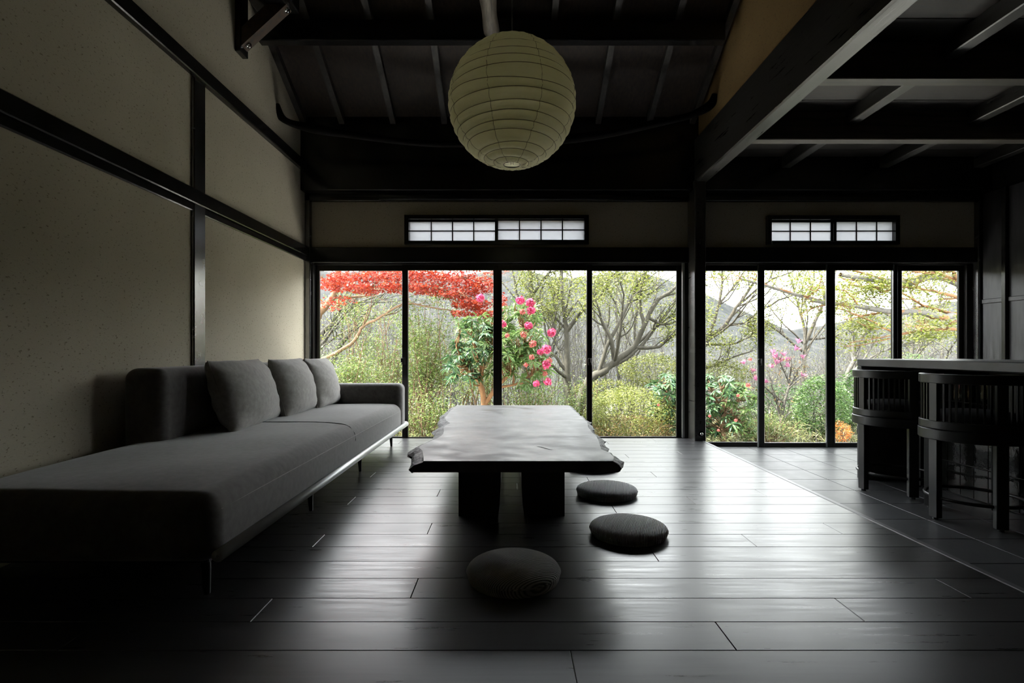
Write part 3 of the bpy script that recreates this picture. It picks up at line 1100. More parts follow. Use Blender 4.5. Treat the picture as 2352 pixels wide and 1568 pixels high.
cushion(0.013, 2.07, 0.180, 0.088, M['knit_b'], 'plumpest grey round cushion on the floor in front of the table', 0.2, 2.1)
cushion(0.568, 2.575, 0.184, 0.066, M['knit_a'], 'flat ribbed round cushion beside the table, second from the viewer', 0.0, 2.9)
cushion(0.592, 3.285, 0.184, 0.066, M['knit_a'], 'flat ribbed round cushion just right of the table corner', 0.15, 2.9)
cushion(0.626, 4.03, 0.184, 0.066, M['knit_a'], 'round cushion mostly hidden under the right side of the table', 0.3, 2.9)

# ------------------------------------------------------------------ counter
XC = 2.69
ct = empty('bar_counter', (3.1, 2.6, ZT), 'grey bar counter with a thick slab top behind the stools', 'counter')
put('worktop', boxes('worktop', [(XC, 3.50, 0.6, 4.157, 0.765, 0.82)], 0.004), M['counter'], ct)
put('end_panel', boxes('end_panel', [(XC, 3.50, 4.102, 4.155, ZT, 0.765)], 0.004), M['counter'], ct)
body = put('body', boxes('body', [(3.06, 3.46, 0.65, 4.102, ZT, 0.764)], 0.003), M['counter_body'], ct)
yy = 0.66
tl = boxes('front_tile', [(3.048, 3.060, 0.001, 0.104, 0, 0.205)], 0.002)
tl.materials.append(M['glaze'])
row = 0
while yy < 4.05 - 0.06:
    for k in range(4):
        o = put('front_tile', tl, None, body)
        o.location = Vector(o.location) + Vector((0, yy, ZT + 0.01 + k * 0.21))
    yy += 0.106

# ------------------------------------------------------------------ stools
def band(ro, ri, z0, z1, a0, a1, n, bev=0.004):
    g = Geo()
    sec = [(ro, z0 + bev), (ro, z1 - bev), (ro - bev, z1), (ri + bev, z1), (ri, z1 - bev), (ri, z0 + bev), (ri + bev, z0), (ro - bev, z0)]
    v = []
    full = abs(a1 - a0) > 2 * PI - 1e-4
    cnt = n if full else n + 1
    for i in range(cnt):
        a = a0 + (a1 - a0) * i / n
        for (r, z) in sec:
            v.append((r * math.cos(a), r * math.sin(a), z))
    f = []
    for i in range(n):
        i2 = (i + 1) % cnt
        for k in range(8):
            k2 = (k + 1) % 8
            f.append((i * 8 + k, i2 * 8 + k, i2 * 8 + k2, i * 8 + k2))
    if not full:
        f.append(tuple(range(8))[::-1])
        f.append(tuple(range((cnt - 1) * 8, cnt * 8)))
    return v, f


def block(cx, cy, ang, w, t, z0, z1):
    """upright post centred at (cx, cy): w along the tangent, t along the radius"""
    er = Vector((math.cos(ang), math.sin(ang), 0))
    et = Vector((-math.sin(ang), math.cos(ang), 0))
    v = []
    for z in (z0, z1):
        for a, b in ((-1, -1), (1, -1), (1, 1), (-1, 1)):
            p = Vector((cx, cy, z)) + et * (a * w / 2) + er * (b * t / 2)
            v.append(tuple(p))
    f = [(0, 3, 2, 1), (4, 5, 6, 7), (0, 1, 5, 4), (1, 2, 6, 5), (2, 3, 7, 6), (3, 0, 4, 7)]
    return v, f


D2R = PI / 180


def make_stool():
    root = empty('bar_stool', (0, 0, 0))

    def add(name, vf, mat, parent=root, bevel=0.0, smooth=False):
        me = mesh(name, *vf, smooth)
        if bevel:
            bm = bmesh.new(); bm.from_mesh(me)
            bmesh.ops.bevel(bm, geom=list(bm.edges), offset=bevel, segments=1, affect='EDGES')
            bm.to_mesh(me); bm.free()
        return put(name, me, mat, parent)
    zt_ = 0.849          # heights above the tile floor
    R = 0.262
    tr = add('top_rail', band(R, R - 0.028, zt_ - 0.055, zt_, 100 * D2R, 392 * D2R, 140), M['stool'])
    add('lower_rail', band(R, R - 0.028, 0.529, 0.577, 100 * D2R, 392 * D2R, 140), M['stool'])
    add('seat_ring', band(R + 0.004, R - 0.05, 0.466, 0.527, 0, 2 * PI, 160), M['stool'])
    # legs that run up as posts
    legs = ((184, 0.47), (256, 0.47), (22, 0.47), (110, 0.47))
    for a, top_ in legs:
        rr = R - 0.019
        lg_ = add('leg', block(rr * math.cos(a * D2R), rr * math.sin(a * D2R), a * D2R, 0.058, 0.036, 0.012, top_), M['stool'], bevel=0.003)
        g = Geo()
        g.tube([(rr * math.cos(a * D2R), rr * math.sin(a * D2R), 0.013), (rr * math.cos(a * D2R), rr * math.sin(a * D2R), 0.0)], 0.015, 12)
        put('foot_glide', g.mesh('foot_glide'), M['black_leg'], lg_)
    # wide back posts
    for a in (184, 256, 322, 388, 104):
        rr = R - 0.014
        add('back_post', block(rr * math.cos(a * D2R), rr * math.sin(a * D2R), a * D2R, 0.052, 0.024, 0.575, zt_ - 0.053), M['stool'], bevel=0.002)
    for a in list(range(115, 176, 7)) + list(range(197, 248, 7)) + list(range(268, 314, 7)) + list(range(333, 381, 7)):
        rr = R - 0.014
        add('slat', block(rr * math.cos(a * D2R), rr * math.sin(a * D2R), a * D2R, 0.010, 0.010, 0.575, zt_ - 0.053), M['stool'])
    # round seat pad
    n, m = 8, 40
    V, Fq = [(0, 0, 0.640)], []
    rows = [(0.222 * math.sin(t * PI / 2), 0.575 + 0.065 * math.cos(t * PI / 2) ** 0.45) for t in np.linspace(0.12, 1, n)] + [(0.218, 0.535), (0.205, 0.526)]
    for rr, z in rows:
        for k in range(m):
            V.append((rr * math.cos(2 * PI * k / m), rr * math.sin(2 * PI * k / m), z))
    for k in range(m):
        Fq.append((0, 1 + k, 1 + (k + 1) % m))
    for q in range(len(rows) - 1):
        for k in range(m):
            a, b = 1 + q * m + k, 1 + q * m + (k + 1) % m
            Fq.append((a, a + m, b + m, b))
    Fq.append(tuple(1 + (len(rows) - 1) * m + k for k in range(m)))
    add('seat_pad', (V, Fq), M['stool_seat'], smooth=True)
    g = Geo()
    a = np.linspace(0, 2 * PI, 64, endpoint=False)
    g.tube(np.stack([(R - 0.03) * np.cos(a), (R - 0.03) * np.sin(a), np.full(64, 0.128)], -1), 0.010, 8, close=True)
    put('foot_ring', g.mesh('foot_ring', True), M['black_leg'], root)
    return root


def copy_tree(o, parent=None):
    c = o.copy()
    C.objects.link(c)
    c.parent = parent
    for ch in list(o.children):
        copy_tree(ch, c)
    return c


st1 = make_stool()
st2 = copy_tree(st1)
tag(st1, 'black barrel-back stool nearer the viewer, at the counter', 'stool', 'bar stools at the counter')
tag(st2, 'black barrel-back stool nearer the windows, at the counter end', 'stool', 'bar stools at the counter')
st1.location = (2.73, 3.15, ZT)
st2.location = (2.735, 3.795, ZT)
# ------------------------------------------------------------------ outside: ground and hills
def bark(name, a, b):
    return textured(name, a, b, (3, 3, 1.2), (0.8, 0.9), 9, 6, bump=0.3, rand=False)


M['bark_tan'] = bark('tan bark', (0.085, 0.045, 0.018), (0.17, 0.105, 0.055))
M['bark_grey'] = bark('grey mossy bark', (0.022, 0.020, 0.013), (0.062, 0.056, 0.040))
M['bark_pale'] = bark('pale bark', (0.055, 0.050, 0.042), (0.12, 0.11, 0.095))
M['bark_orange'] = bark('orange bark', (0.11, 0.045, 0.012), (0.20, 0.10, 0.035))
M['twig'] = bark('twig bark', (0.028, 0.024, 0.017), (0.075, 0.064, 0.045))
M['soil'] = textured('leaf litter', (0.030, 0.028, 0.012), (0.070, 0.060, 0.030), (1, 1, 1), (0.9, 0.95), 5, 8, rand=False)
M['hill'] = textured('haze-grey hillside', (0.022, 0.025, 0.025), (0.046, 0.046, 0.046), (0.2, 0.2, 0.2), (0.95, 1.0), 2.0, 9, rand=False, spec=0.0)  # distance haze is put into the base colour as grey
M['lf_red'] = leaf_mat('red maple leaf', [(0.0, (0.16, 0.010, 0.008)), (0.45, (0.30, 0.026, 0.012)), (0.8, (0.36, 0.055, 0.018)), (1.0, (0.28, 0.07, 0.05))])
M['lf_spring'] = leaf_mat('spring leaf', [(0.0, (0.070, 0.092, 0.012)), (0.5, (0.140, 0.165, 0.026)), (1.0, (0.23, 0.225, 0.07))])
M['lf_light'] = leaf_mat('light green leaf', [(0.0, (0.042, 0.080, 0.012)), (0.5, (0.095, 0.145, 0.024)), (1.0, (0.20, 0.215, 0.075))])
M['lf_mid'] = leaf_mat('green leaf', [(0.0, (0.018, 0.050, 0.010)), (0.5, (0.045, 0.105, 0.020)), (1.0, (0.10, 0.17, 0.045))])
M['lf_dark'] = leaf_mat('glossy dark leaf', [(0.0, (0.017, 0.046, 0.022)), (0.5, (0.030, 0.080, 0.038)), (1.0, (0.074, 0.134, 0.046))], 0.2, 0.35)
M['lf_bright'] = leaf_mat('glossy leaf', [(0.0, (0.036, 0.080, 0.022)), (0.5, (0.071, 0.134, 0.036)), (1.0, (0.134, 0.195, 0.063))], 0.3, 0.35)
M['lf_grass'] = leaf_mat('bamboo grass leaf', [(0.0, (0.046, 0.067, 0.022)), (0.5, (0.121, 0.134, 0.049)), (0.85, (0.182, 0.175, 0.080)), (1.0, (0.168, 0.128, 0.074))])
M['lf_rust'] = leaf_mat('rusty leaf', [(0.0, (0.074, 0.074, 0.025)), (0.5, (0.182, 0.087, 0.033)), (1.0, (0.155, 0.155, 0.046))])
M['lf_orange'] = leaf_mat('orange leaf', [(0.0, (0.303, 0.087, 0.020)), (1.0, (0.465, 0.182, 0.040))])
M['fl_pink'] = leaf_mat('pink petal', [(0.0, (0.42, 0.022, 0.085)), (0.6, (0.52, 0.05, 0.15)), (1.0, (0.55, 0.13, 0.22))], 0.3, 0.6)
M['fl_salmon'] = leaf_mat('salmon petal', [(0.0, (0.32, 0.05, 0.05)), (1.0, (0.40, 0.12, 0.10))], 0.3, 0.6)
M['fl_lilac'] = leaf_mat('lilac petal', [(0.0, (0.30, 0.06, 0.17)), (1.0, (0.46, 0.22, 0.32))], 0.3, 0.6)


def ground_z(x, y):
    return -0.55 - 0.055 * np.maximum(y - 6.2, 0) - 0.0010 * np.maximum(y - 12, 0) ** 2


def terrain(name, xs, ys, fz, mat, label):
    X, Y = np.meshgrid(xs, ys, indexing='ij')
    Z = fz(X, Y)
    v = np.stack([X, Y, Z], -1).reshape(-1, 3)
    n, m = X.shape
    i, j = np.meshgrid(np.arange(n - 1), np.arange(m - 1), indexing='ij')
    f = np.stack([i * m + j, (i + 1) * m + j, (i + 1) * m + j + 1, i * m + j + 1], -1).reshape(-1, 4)
    return put(name, mesh(name, v, f, True), mat, None, label, kind='structure')


rt = np.random.default_rng(21)
terrain('ground', np.linspace(-45, 45, 60), np.concatenate([np.linspace(5.58, 16, 40), np.linspace(17, 40, 24)]),
        lambda x, y: ground_z(x, y) + 0.05 * np.sin(x * 2.1) * np.sin(y * 1.7), M['soil'], 'sloping garden ground outside the windows')


put('bounce_slab', boxes('bounce_slab', [(-4.5, 7.5, 5.62, 7.1, -0.75, -0.40)], 0.01), textured('pale bounce slab', (0.42, 0.41, 0.39), (0.52, 0.51, 0.49), (1, 1, 1), (0.85, 0.9), 4, 6), None, 'added pale slab outside, unseen, bouncing sunlight into the room', kind='structure')  # unseen slab added to bounce sunlight up to ceiling and upper walls


def hill(name, d0, d1, prof, zbase, seed, label):
    rg_ = np.random.default_rng(seed)
    px = np.array([p[0] for p in prof], float)
    py = np.array([p[1] for p in prof], float)
    cols = np.linspace(px[0], px[-1], 150)
    rx_ = (cols - VX) * d1 / F
    rz_ = H - (np.interp(cols, px, py) - VY) * d1 / F
    rz_ = rz_ + np.convolve(rg_.normal(0, 1, 150), np.ones(5) / 5, 'same') * d1 * 0.0065
    rows = 40
    v = []
    for k in range(rows):
        t = k / (rows - 1)
        d = d0 + (d1 - d0) * t
        z = zbase + (rz_ - zbase) * (t ** 1.15)
        n = rg_.normal(0, 1, 150) * d * 0.003 * (0 if k in (0, rows - 1) else 1)
        v.append(np.stack([rx_ * (0.6 + 0.4 * t), np.full(150, d), z + n], -1))
    v = np.array(v).reshape(-1, 3)
    i, j = np.meshgrid(np.arange(rows - 1), np.arange(149), indexing='ij')
    f = np.stack([i * 150 + j, i * 150 + j + 1, (i + 1) * 150 + j + 1, (i + 1) * 150 + j], -1).reshape(-1, 4)
    return put(name, mesh(name, v, f, False), M['hill'], None, label, kind='structure')


hill('hillside', 34, 110, [(-2600, 560), (-600, 600), (600, 596), (760, 636), (900, 612), (1050, 640), (1180, 616), (1300, 638), (1450, 622), (1560, 652), (1640, 682), (1712, 713), (1740, 729), (1824, 758), (1900, 780), (2000, 790), (4600, 800)], -3.6, 31, 'wooded hill coloured haze grey, rising behind the garden trees')
hill('far_hillside', 120, 210, [(-2600, 800), (1300, 800), (1750, 775), (1950, 735), (2060, 712), (2200, 690), (2600, 640), (4600, 640)], -6, 37, 'far hill coloured haze grey beyond the valley at the right')


# ------------------------------------------------------------------ plants
def rot_dirs(d, rg_, ang):
    """unit vectors at angle ang from d, random azimuth"""
    d = d / (np.linalg.norm(d) + 1e-9)
    r = rg_.normal(0, 1, 3)
    r -= d * r.dot(d)
    r /= np.linalg.norm(r) + 1e-9
    return d * math.cos(ang) + r * math.sin(ang)


def grow(geo, pts, r0, r1, rg_, level, tips, n_side=6, ratio=0.45, ang=(0.5, 1.0), up=0.15, wob=0.05, flat=1.0, sides=None, start=0.2, nseg=None):
    """a limb along pts with side branches; ends and side twigs collect leaf anchors in tips"""
    P_ = smooth_path(pts, nseg or max(6, 3 * len(pts)))
    Lg = np.linalg.norm(np.diff(P_, axis=0), axis=1).sum()
    P_[1:-1] += rg_.normal(0, wob * Lg / len(P_), (len(P_) - 2, 3))
    geo.tube(P_, np.linspace(r0, r1, len(P_)), sides or (8 if r0 > 0.03 else 5 if r0 > 0.008 else 3))
    if level <= 0:
        for q in P_[1:]:
            tips.append(q)
        return
    for _ in range(n_side):
        t = start + (1 - start) * rg_.random()
        k = min(int(t * (len(P_) - 1)), len(P_) - 2)
        b = P_[k] + (P_[k + 1] - P_[k]) * rg_.random()
        tan = P_[k + 1] - P_[k]
        d = rot_dirs(tan, rg_, rg_.uniform(*ang))
        d = d * np.array([1, 1, flat]) + np.array([0, 0, up])
        d /= np.linalg.norm(d)
        ln = Lg * ratio * rg_.uniform(0.6, 1.25) * (1.15 - 0.5 * t)
        d2 = d + np.array([0, 0, up]) + rg_.normal(0, 0.22, 3)
        d2 /= np.linalg.norm(d2)
        d3 = d2 + rg_.normal(0, 0.3, 3)
        d3 /= np.linalg.norm(d3)
        rr = (r0 + (r1 - r0) * t) * 0.55
        rr = max(rr, 0.0022)
        grow(geo, [b, b + d * ln * 0.4, b + d * ln * 0.4 + d2 * ln * 0.35, b + d * ln * 0.4 + d2 * ln * 0.35 + d3 * ln * 0.3], rr, max(rr * 0.35, 0.0018), rg_, level - 1, tips,
             max(3, int(n_side * 0.8)), ratio, ang, up, wob, flat, None, start, 6)


def leaves(pos, rg_, size, wid=0.45, updir=0.5, lobes=1, curl=0.0):
    """diamond leaves (lobes > 1: fans) at the given points"""
    pos = np.asarray(pos, float)
    n = len(pos)
    nor = rg_.normal(0, 1, (n, 3))
    nor[:, 2] = np.abs(nor[:, 2]) + updir * 3
    nor /= np.linalg.norm(nor, axis=1)[:, None]
    d = rg_.normal(0, 1, (n, 3))
    d -= nor * (d * nor).sum(1)[:, None]
    d /= np.linalg.norm(d, axis=1)[:, None] + 1e-9
    s = np.cross(nor, d)
    sz = size * rg_.uniform(0.65, 1.3, n)
    geo = Geo()
    angs = [0.0] if lobes == 1 else np.linspace(-1.15, 1.15, lobes)
    V, Fq, base = [], [], 0
    for k, a in enumerate(angs):
        dd = d * math.cos(a) + s * math.sin(a)
        ss = -d * math.sin(a) + s * math.cos(a)
        ln = sz * (1.0 - 0.28 * abs(a) / 1.2)
        w = ln * wid * 0.5
        droop = -nor * (ln * curl)[:, None]
        b = pos
        m1 = pos + dd * (ln * 0.45)[:, None] + ss * w[:, None]
        m2 = pos + dd * (ln * 0.45)[:, None] - ss * w[:, None]
        t = pos + dd * ln[:, None] + droop
        V.append(np.stack([b, m2, t, m1], 1))
    V = np.stack(V, 1)                      # n, lobes, 4, 3
    nl_ = len(angs)
    v = V.reshape(-1, 3)
    f = np.arange(n * nl_ * 4).reshape(-1, 4)
    if nl_ > 1:                             # weld the fan at its base so that one leaf is one island
        f = f.reshape(n, nl_, 4)
        f[:, :, 0] = f[:, :1, 0]
        f = f.reshape(-1, 4)
    geo.add(v, f)
    return geo


def scatter(tips, n, spread, rg_, flat=1.0):
    t = np.array(tips)
    k = rg_.integers(0, len(t), n)
    return t[k] + rg_.normal(0, 1, (n, 3)) * spread * np.array([1, 1, flat])


def foliage(root, geo, mat, name='foliage'):
    return put(name, geo.mesh(name), mat, root, kind='stuff')


def blob(cx, cy, rx, ry, d, n, rg_, dd=None, hollow=0.0):
    """points in an ellipsoid whose outline is the ellipse (px) at depth d"""
    u = rg_.normal(0, 1, (n, 3))
    u /= np.linalg.norm(u, axis=1)[:, None]
    r = (hollow + (1 - hollow) * rg_.random(n)) ** (1 / 2.2)
    u *= r[:, None]
    c = at(cx, cy, d)
    ax = np.array([rx * d / F, dd if dd else 0.7 * rx * d / F, ry * d / F])
    return np.array(c) + u * ax


def G(x, d):
    """ground point under column x (px) at depth d"""
    X = (x - VX) * d / F
    return Vector((X, d, float(ground_z(X, d)) - 0.05))


# --- red maple at the left
rg_ = np.random.default_rng(101)
mp = empty('maple_tree', G(640, 8.8), 'red-leaved maple tree reaching in at the upper left of the windows', 'tree')
g, tips = Geo(), []
D_ = 8.7
grow(g, [G(650, 8.9), at(690, 850, 8.9), at(728, 730, 8.8), at(762, 686, 8.8), at(777, 650, 8.8), at(779, 610, 8.7), at(800, 520, 8.6)], 0.085, 0.035, rg_, 0, [], nseg=26)
grow(g, [at(690, 850, 8.9), at(735, 828, 8.6), at(787, 802, 8.5), at(812, 785, 8.45), at(826, 762, 8.4), at(836, 748, 8.4), at(870, 731, 8.3), at(897, 712, 8.3), at(930, 697, 8.25), at(985, 704, 8.2), at(1045, 716, 8.2)], 0.036, 0.009, rg_, 1, tips, 7, 0.22, (0.4, 0.9), 0.25, nseg=36, start=0.45)
for path in ([at(776, 655, 8.8), at(850, 662, 8.5), at(930, 655, 8.3), at(1020, 665, 8.2), at(1130, 700, 8.1)], [at(779, 615, 8.7), at(870, 612, 8.5), at(980, 622, 8.4), at(1080, 640, 8.3), at(1150, 655, 8.2)],
             [at(765, 684, 8.8), at(830, 680, 8.9), at(880, 668, 9.0), at(940, 640, 9.1)], [at(786, 590, 8.6), at(860, 570, 8.3), at(980, 575, 8.1), at(1100, 600, 8.0)], [at(774, 660, 8.8), at(745, 640, 8.4), at(700, 635, 8.2)]):
    grow(g, path, 0.020, 0.004, rg_, 2, tips, 7, 0.28, (0.4, 0.9), 0.05, flat=0.35)
put('branches', g.mesh('branches', True), M['bark_tan'], mp)
cl = [(765, 655, 32, 14, 260), (800, 640, 45, 18, 300), (835, 664, 42, 11, 320), (880, 636, 55, 20, 420), (905, 662, 40, 10, 240), (955, 632, 60, 20, 480), (975, 664, 55, 12, 330), (1040, 640, 60, 22, 520), (1050, 676, 60, 13, 420), (1105, 655, 45, 20, 420),
      (1085, 700, 50, 13, 400), (1120, 722, 36, 9, 230), (1148, 696, 18, 26, 180), (1060, 720, 30, 6, 90), (760, 700, 24, 14, 50), (790, 688, 26, 10, 40), (1000, 600, 150, 14, 500), (820, 600, 110, 14, 350), (1120, 610, 60, 20, 250)]
pos = np.vstack([blob(a, b, c, d, 8.35, int(n * 2.3), rg_, 0.55) for a, b, c, d, n in cl])
foliage(mp, leaves(pos, rg_, 0.038, 0.30, 0.25, 5), M['lf_red'])

# --- mossy bare branches behind the maple
rg_ = np.random.default_rng(102)
tr = empty('bare_tree', G(700, 11.5), 'mossy leaning bare tree behind the red maple', 'tree', 'bare spring trees in the garden')
g, tips = Geo(), []
for path, r in (([G(650, 11.5), at(700, 850, 11.4), at(740, 787, 11.3), at(771, 740, 11.2), at(806, 705, 11), at(840, 688, 10.9), at(885, 673, 10.8)], 0.075), ([G(700, 11.3), at(770, 815, 11.2), at(805, 765, 11), at(828, 735, 11), at(850, 705, 10.9), at(885, 672, 10.8)], 0.07),
                ([at(700, 850, 11.4), at(736, 771, 11.3), at(766, 738, 11.2), at(784, 706, 11.1), at(800, 660, 11)], 0.06), ([at(736, 800, 11.3), at(775, 770, 11), at(815, 755, 10.9), at(850, 735, 10.8)], 0.03)):
    grow(g, path, r, 0.012, rg_, 3, tips, 7, 0.42, (0.4, 0.9), 0.1)
put('branches', g.mesh('branches', True), M['bark_grey'], tr)
foliage(tr, leaves(scatter(tips, 1500, 0.06, rg_), rg_, 0.05, 0.5), M['lf_spring'])

# --- tall tan-stemmed shrubs
for q, (x0, x1, d, lab, seed, nst) in enumerate(((795, 925, 9.3, 'tan-stemmed tall shrub behind the sofa arm', 111, 17), (930, 1010, 8.6, 'tan-stemmed tall shrub left of the low table', 112, 16), (1030, 1120, 9.8, 'pale-leaved tall shrub behind the orange trunk', 113, 12))):
    rg_ = np.random.default_rng(seed)
    sh = empty('tall_bush', G((x0 + x1) / 2, d), lab, 'shrub', 'tall shrubs in the garden')
    g, tips = Geo(), []
    for k in range(nst):
        x = rg_.uniform(x0, x1)
        dd = d + rg_.normal(0, 0.3)
        topy = rg_.uniform(690, 800)
        lean = rg_.normal(12, 28)
        grow(g, [G(x, dd), at(x + lean * 0.15 + rg_.normal(0, 6), 940, dd), at(x + lean * 0.4 + rg_.normal(0, 8), 860, dd), at(x + lean + rg_.normal(0, 8), topy, dd)], rg_.uniform(0.012, 0.03), 0.004, rg_, 2 if q < 2 else 1, tips, 6, 0.26, (0.3, 0.8), 0.3, start=0.3)
    put('stems', g.mesh('stems', True), M['bark_tan'], sh)
    foliage(sh, leaves(scatter(tips, (6500, 10000, 9000)[q], 0.10, rg_), rg_, 0.050, 0.28, 0.15), M['lf_light'])


# --- rhododendrons: whorls of long leaves, flower heads
def whorl_mesh(seed, mat, n=9, ln=0.112, wd=0.029):
    r = np.random.default_rng(seed)
    g = Geo()
    for k in range(n):
        a = 2 * PI * k / n + r.normal(0, 0.15)
        tilt = r.uniform(-0.65, 0.45)
        L_ = ln * r.uniform(0.8, 1.15)
        d = np.array([math.cos(a) * math.cos(tilt), math.sin(a) * math.cos(tilt), math.sin(tilt)])
        s = np.array([-math.sin(a), math.cos(a), 0])
        up = np.cross(d, s)
        pts = []
        for t, w in ((0.06, 0.1), (0.35, 0.9), (0.7, 0.95), (1.0, 0.05)):
            c = d * L_ * t - np.array([0, 0, 1]) * (0.28 * L_ * t * t)
            pts += [c + s * wd / 2 * w + up * 0.006 * w, c - up * 0.003, c - s * wd / 2 * w + up * 0.006 * w]
        f = []
        for i in range(3):
            b = i * 3
            f += [(b, b + 1, b + 4, b + 3), (b + 1, b + 2, b + 5, b + 4)]
        g.add(pts, f)
    me = g.mesh('leaf_whorl', True)
    me.materials.append(mat)
    return me


def flower_mesh(seed, mat, rad=0.055, n=150):
    r = np.random.default_rng(seed)
    g = Geo()
    u = r.normal(0, 1, (n, 3))
    u[:, 2] = u[:, 2] * 0.8 + 0.15
    u /= np.linalg.norm(u, axis=1)[:, None]
    for d in u:
        s = np.cross(d, [0.3, 0.2, 1.0]); s /= np.linalg.norm(s)
        w = np.cross(d, s)
        a = r.uniform(0, 2 * PI)
        e1 = s * math.cos(a) + w * math.sin(a)
        e2 = -s * math.sin(a) + w * math.cos(a)
        c = d * rad * r.uniform(0.55, 1.0)
        q = rad * 0.26
        g.add([c - e1 * q, c + e2 * q * 0.8 + d * q * 0.35, c + e1 * q + d * q * 0.1, c - e2 * q * 0.8 + d * q * 0.35], [(0, 1, 2, 3)])
    me = g.mesh('flower_head')
    me.materials.append(mat)
    return me


WH = {'dark': [whorl_mesh(200 + k, M['lf_dark']) for k in range(4)], 'bright': [whorl_mesh(210 + k, M['lf_bright']) for k in range(4)]}
FL = {'pink': [flower_mesh(220 + k, M['fl_pink']) for k in range(3)], 'salmon': [flower_mesh(225 + k, M['fl_salmon'], 0.04, 80) for k in range(2)]}


def rhododendron(label, d, base, trunk_pts, blobs, flowers, seed, bark_='bark_orange'):
    rg_ = np.random.default_rng(seed)
    root = empty('rhododendron_bush', base, label, 'bush', 'rhododendrons in the garden')
    spots, kinds = [], []
    for (cx, cy, rx_, ry_, n, kind) in blobs:
        n = int(n * 1.25)
        p = blob(cx, cy, rx_, ry_, d, n, rg_, 0.45, 0.25)
        spots += list(p)
        kinds += [kind] * n
    spots = np.array(spots)
    g = Geo()
    trunk = [smooth_path(t, 14) for t in trunk_pts]
    for t, r in zip(trunk, (0.05, 0.034, 0.026, 0.02, 0.02, 0.02)):
        g.tube(t, np.linspace(r, r * 0.45, len(t)), 8)
    nodes = np.vstack([t[4:] for t in trunk])
    for p in spots:
        k = np.argmin(np.linalg.norm((nodes - p) * np.array([1, 1, 0.8]) + np.array([0, 0, 0.1]), axis=1))
        q = nodes[k]
        mid = (p + q) / 2 + rg_.normal(0, 0.03, 3) - np.array([0, 0, 0.03])
        g.tube(smooth_path([q, mid, p], 6), np.linspace(0.011, 0.004, 6), 4)
    put('branches', g.mesh('branches', True), M[bark_], root)
    for p, kind in zip(spots, kinds):
        o = put('leaf_whorl', WH[kind][rg_.integers(0, 4)], None, root)
        o.location = Vector(p) - root.location
        o.rotation_euler = (rg_.normal(0, 0.35), rg_.normal(0, 0.35), rg_.uniform(0, 6.3))
        s = rg_.uniform(0.8, 1.25)
        o.scale = (s, s, s)
    for (x, y, kind, sc) in flowers:
        o = put('flower_head', FL[kind][rg_.integers(0, len(FL[kind]))], None, root)
        o.location = at(x, y, d - 0.5 + rg_.normal(0, 0.05)) - root.location
        o.rotation_euler = (rg_.normal(0, 0.3), rg_.normal(0, 0.3), rg_.uniform(0, 6))
        o.scale = (sc, sc, sc)
    return root


dR = 7.5
rhododendron('pink-flowering rhododendron with an orange trunk behind the low table', dR, G(1108, dR),
             [[G(1108, dR), at(1112, 930, dR), at(1104, 880, dR), at(1106, 845, dR), at(1090, 790, dR)], [at(1112, 930, dR), at(1140, 890, dR), at(1175, 850, dR), at(1205, 790, dR), at(1200, 730, dR)], [at(1104, 880, dR), at(1070, 840, dR), at(1050, 800, dR)],
              [at(1140, 890, dR), at(1190, 880, dR), at(1235, 850, dR)], [at(1106, 850, dR), at(1140, 790, dR), at(1150, 740, dR)]],
             [(1195, 760, 60, 75, 62, 'bright'), (1215, 840, 55, 55, 40, 'bright'), (1085, 790, 62, 55, 46, 'dark'), (1060, 850, 45, 40, 26, 'dark'), (1150, 800, 60, 70, 40, 'bright'), (1110, 745, 60, 25, 20, 'bright')],
             [(1195, 690, 'pink', 1.1), (1218, 696, 'pink', 1.15), (1220, 713, 'pink', 1.1), (1200, 716, 'salmon', 1.1), (1155, 745, 'pink', 0.95), (1214, 748, 'pink', 1.0), (1267, 764, 'pink', 1.1), (1203, 768, 'salmon', 1.2), (1224, 790, 'salmon', 1.3),
              (1255, 802, 'pink', 1.15), (1241, 808, 'pink', 0.8), (1221, 820, 'salmon', 1.0), (1262, 828, 'salmon', 1.1), (1255, 838, 'pink', 1.15), (1252, 858, 'salmon', 0.9), (1258, 877, 'pink', 1.0), (1232, 881, 'pink', 0.85), (1165, 770, 'salmon', 0.8), (1208, 838, 'salmon', 0.8), (1103, 684, 'pink', 1.05)], 301)
rhododendron('dark green rhododendron just left of the black post', 7.7, G(1530, 7.7), [[G(1535, 7.7), at(1535, 960, 7.7), at(1530, 910, 7.7), at(1525, 880, 7.7)], [at(1535, 960, 7.7), at(1560, 920, 7.7), at(1575, 880, 7.7)]],
             [(1530, 905, 42, 50, 30, 'dark'), (1580, 900, 45, 60, 26, 'dark'), (1530, 965, 38, 30, 12, 'dark')], [(1512, 930, 'salmon', 0.5)], 302, 'bark_tan')
rhododendron('green rhododendron with orange buds just right of the black post', 7.5, G(1670, 7.5), [[G(1665, 7.5), at(1660, 980, 7.5), at(1665, 930, 7.5), at(1655, 880, 7.5)], [at(1660, 980, 7.5), at(1690, 930, 7.5), at(1710, 890, 7.5)], [at(1665, 950, 7.5), at(1640, 910, 7.5), at(1630, 880, 7.5)]],
             [(1650, 900, 42, 48, 34, 'dark'), (1690, 920, 45, 50, 32, 'bright'), (1645, 970, 40, 38, 24, 'dark'), (1700, 975, 38, 34, 18, 'bright')],
             [(1718, 885, 'salmon', 0.8), (1695, 908, 'salmon', 0.6), (1690, 965, 'salmon', 0.6), (1630, 955, 'salmon', 0.5), (1723, 825, 'salmon', 0.6), (1650, 988, 'salmon', 0.5)], 303, 'bark_tan')


